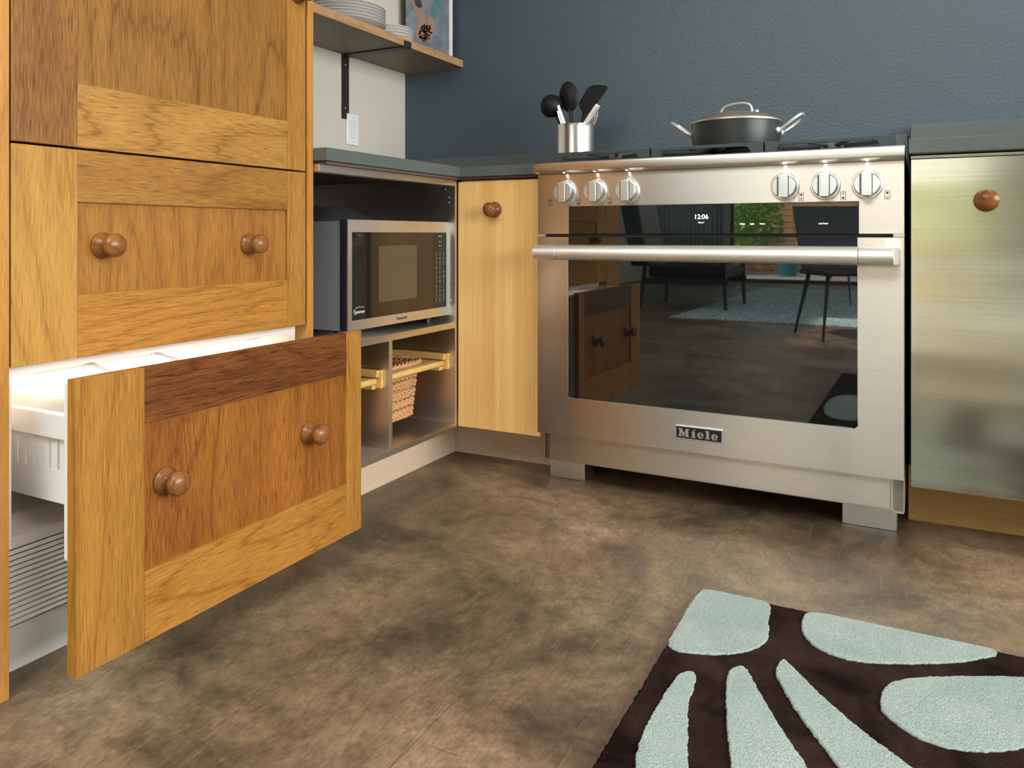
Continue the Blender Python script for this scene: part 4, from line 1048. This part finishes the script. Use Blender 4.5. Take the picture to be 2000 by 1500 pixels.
for k in range(n):
    a, c = pr0[k], pr0[k + 1]
    vs = [b.bm.verts.new((p[0], p[1] + dy, z)) for p in (a, c) for dy in (0, .002) for z in (.05, 2.25)]
    b.bm.faces.new((vs[0], vs[1], vs[5], vs[4])); b.bm.faces.new((vs[2], vs[3], vs[7], vs[6]))
bmesh.ops.remove_doubles(b.bm, verts=b.bm.verts, dist=.0002)
tag(b.build('curtain', m_curtain(), None, ang=80), 'pale blue pleated curtain at the far window', 'curtain')
dl = thing('added_downlight', 'round ceiling downlight added above the right countertop to brighten the blue wall', 'ceiling light', (.62, 2.08, 2.58))  # added fixture, gives the wall-brightening lamp a body
b = MB(); b.lathe([(0, .095), (.008, .095), (.010, .088), (.010, .075), (0, .075)], (.62, 2.08, 2.600), ax=(0, 0, -1), seg=40); b.build('trim_ring', M['switch'], dl)
b = MB(); b.lathe([(0, 0), (0, .074), (.003, .074), (.003, 0)], (.62, 2.08, 2.600), ax=(0, 0, -1), seg=40); b.build('lens', M['lamp'], dl)
# outside: patio, board fence, shrub, bench
b = MB(); b.box(-8, 7, -16, -8.2, -.14, -.02); struct(b.build('ground', plain('patio_paving', (.30, .27, .23), .8)))
def m_fence():
    m, t, b_ = mat('cedar_boards'); br = N(t, 'ShaderNodeTexBrick', Scale=1.0); br.offset = .5
    br.inputs['Color1'].default_value = (.55, .27, .13, 1); br.inputs['Color2'].default_value = (.62, .34, .18, 1); br.inputs['Mortar'].default_value = (.12, .05, .025, 1)
    br.inputs['Brick Width'].default_value = 2.4; br.inputs['Row Height'].default_value = .12; br.inputs['Mortar Size'].default_value = .008
    t.links.new(coords(t, (1, 1, 1), (0, 0, 0), (R(90), 0, 0)), br.inputs['Vector']); t.links.new(br.outputs[0], b_.inputs['Base Color']); b_.inputs['Roughness'].default_value = .7; return m
b = MB(); b.box(-8, 7, -12.1, -12.06, -.02, 2.2); fe = b.build('fence', m_fence(), None); tag(fe, 'horizontal cedar board fence beyond the far glass door', 'fence')
sh = thing('shrub', 'bright green leafy shrub in front of the cedar fence', 'shrub', (-3.35, -11, 0))
b = MB(); random.seed(11)
for k in range(2600):
    a = random.random() * 2 * PI; e = random.uniform(-.9, 1.3); rr_ = random.random() ** .4
    c = Vector((-3.35 + .95 * rr_ * math.cos(a) * math.cos(e * .6), -11.0 + .8 * rr_ * math.sin(a), .95 + .9 * rr_ * math.sin(e)))
    u = Vector((random.gauss(0, 1), random.gauss(0, 1), random.gauss(0, .6))).normalized(); v = u.orthogonal().normalized(); s_ = random.uniform(.05, .09)
    q = [c - u * s_, c + v * s_ * .45, c + u * s_, c - v * s_ * .45]; b.bm.faces.new([b.bm.verts.new(p) for p in q])
b.build('foliage', plain('leaf_green', (.24, .46, .07), .55), sh, smooth=False)
b = MB(); b.tube([(-3.35, -11, -.02), (-3.30, -11, .5), (-3.4, -11, 1.2)], [.04, .03, .015], 8); b.build('stem', plain('bark', (.12, .08, .05), .8), sh)
sh2 = thing('shrub', 'tall green shrub by the right end of the far glass door', 'shrub', (.5, -10.6, 0))
b = MB()
for k in range(2400):
    a = random.random() * 2 * PI; e = random.uniform(-.9, 1.3); rr_ = random.random() ** .4
    c = Vector((.5 + 1.2 * rr_ * math.cos(a) * math.cos(e * .6), -10.6 + .8 * rr_ * math.sin(a), 1.0 + 1.0 * rr_ * math.sin(e)))
    u = Vector((random.gauss(0, 1), random.gauss(0, 1), random.gauss(0, .6))).normalized(); v = u.orthogonal().normalized(); s_ = random.uniform(.05, .09)
    q = [c - u * s_, c + v * s_ * .45, c + u * s_, c - v * s_ * .45]; b.bm.faces.new([b.bm.verts.new(p) for p in q])
b.build('foliage', bpy.data.materials['leaf_green'], sh2, smooth=False)
b = MB(); b.tube([(.5, -10.6, -.02), (.55, -10.6, .5), (.45, -10.6, 1.2)], [.04, .03, .015], 8); b.build('stem', bpy.data.materials['bark'], sh2)
pt = MB(); pt.lathe([(0, 0), (0, .15), (.34, .2), (.36, .2), (.36, .17), (.05, .13), (.05, 0)], (-2.25, -10.4, -.02), 'Z', 28)
tag(pt.build('plant_pot', plain('teal_glaze', (.03, .22, .28), .2), None), 'teal glazed plant pot on the patio', 'pot')
bn = thing('garden_bench', 'low black bench on the patio beyond the glass door', 'bench', (-1.1, -9.9, -.02))
b = MB(); b.box(-1.55, -.85, -10.05, -9.75, .72, .78, .01); b.build('seat', M['chairblack'], bn)
for x_ in (-1.5, -.9):
    for y_ in (-10.0, -9.8): b = MB(); b.tube([(x_, y_, -.02), (x_, y_, .72)], .02, 8); b.build('leg', M['chairblack'], bn)
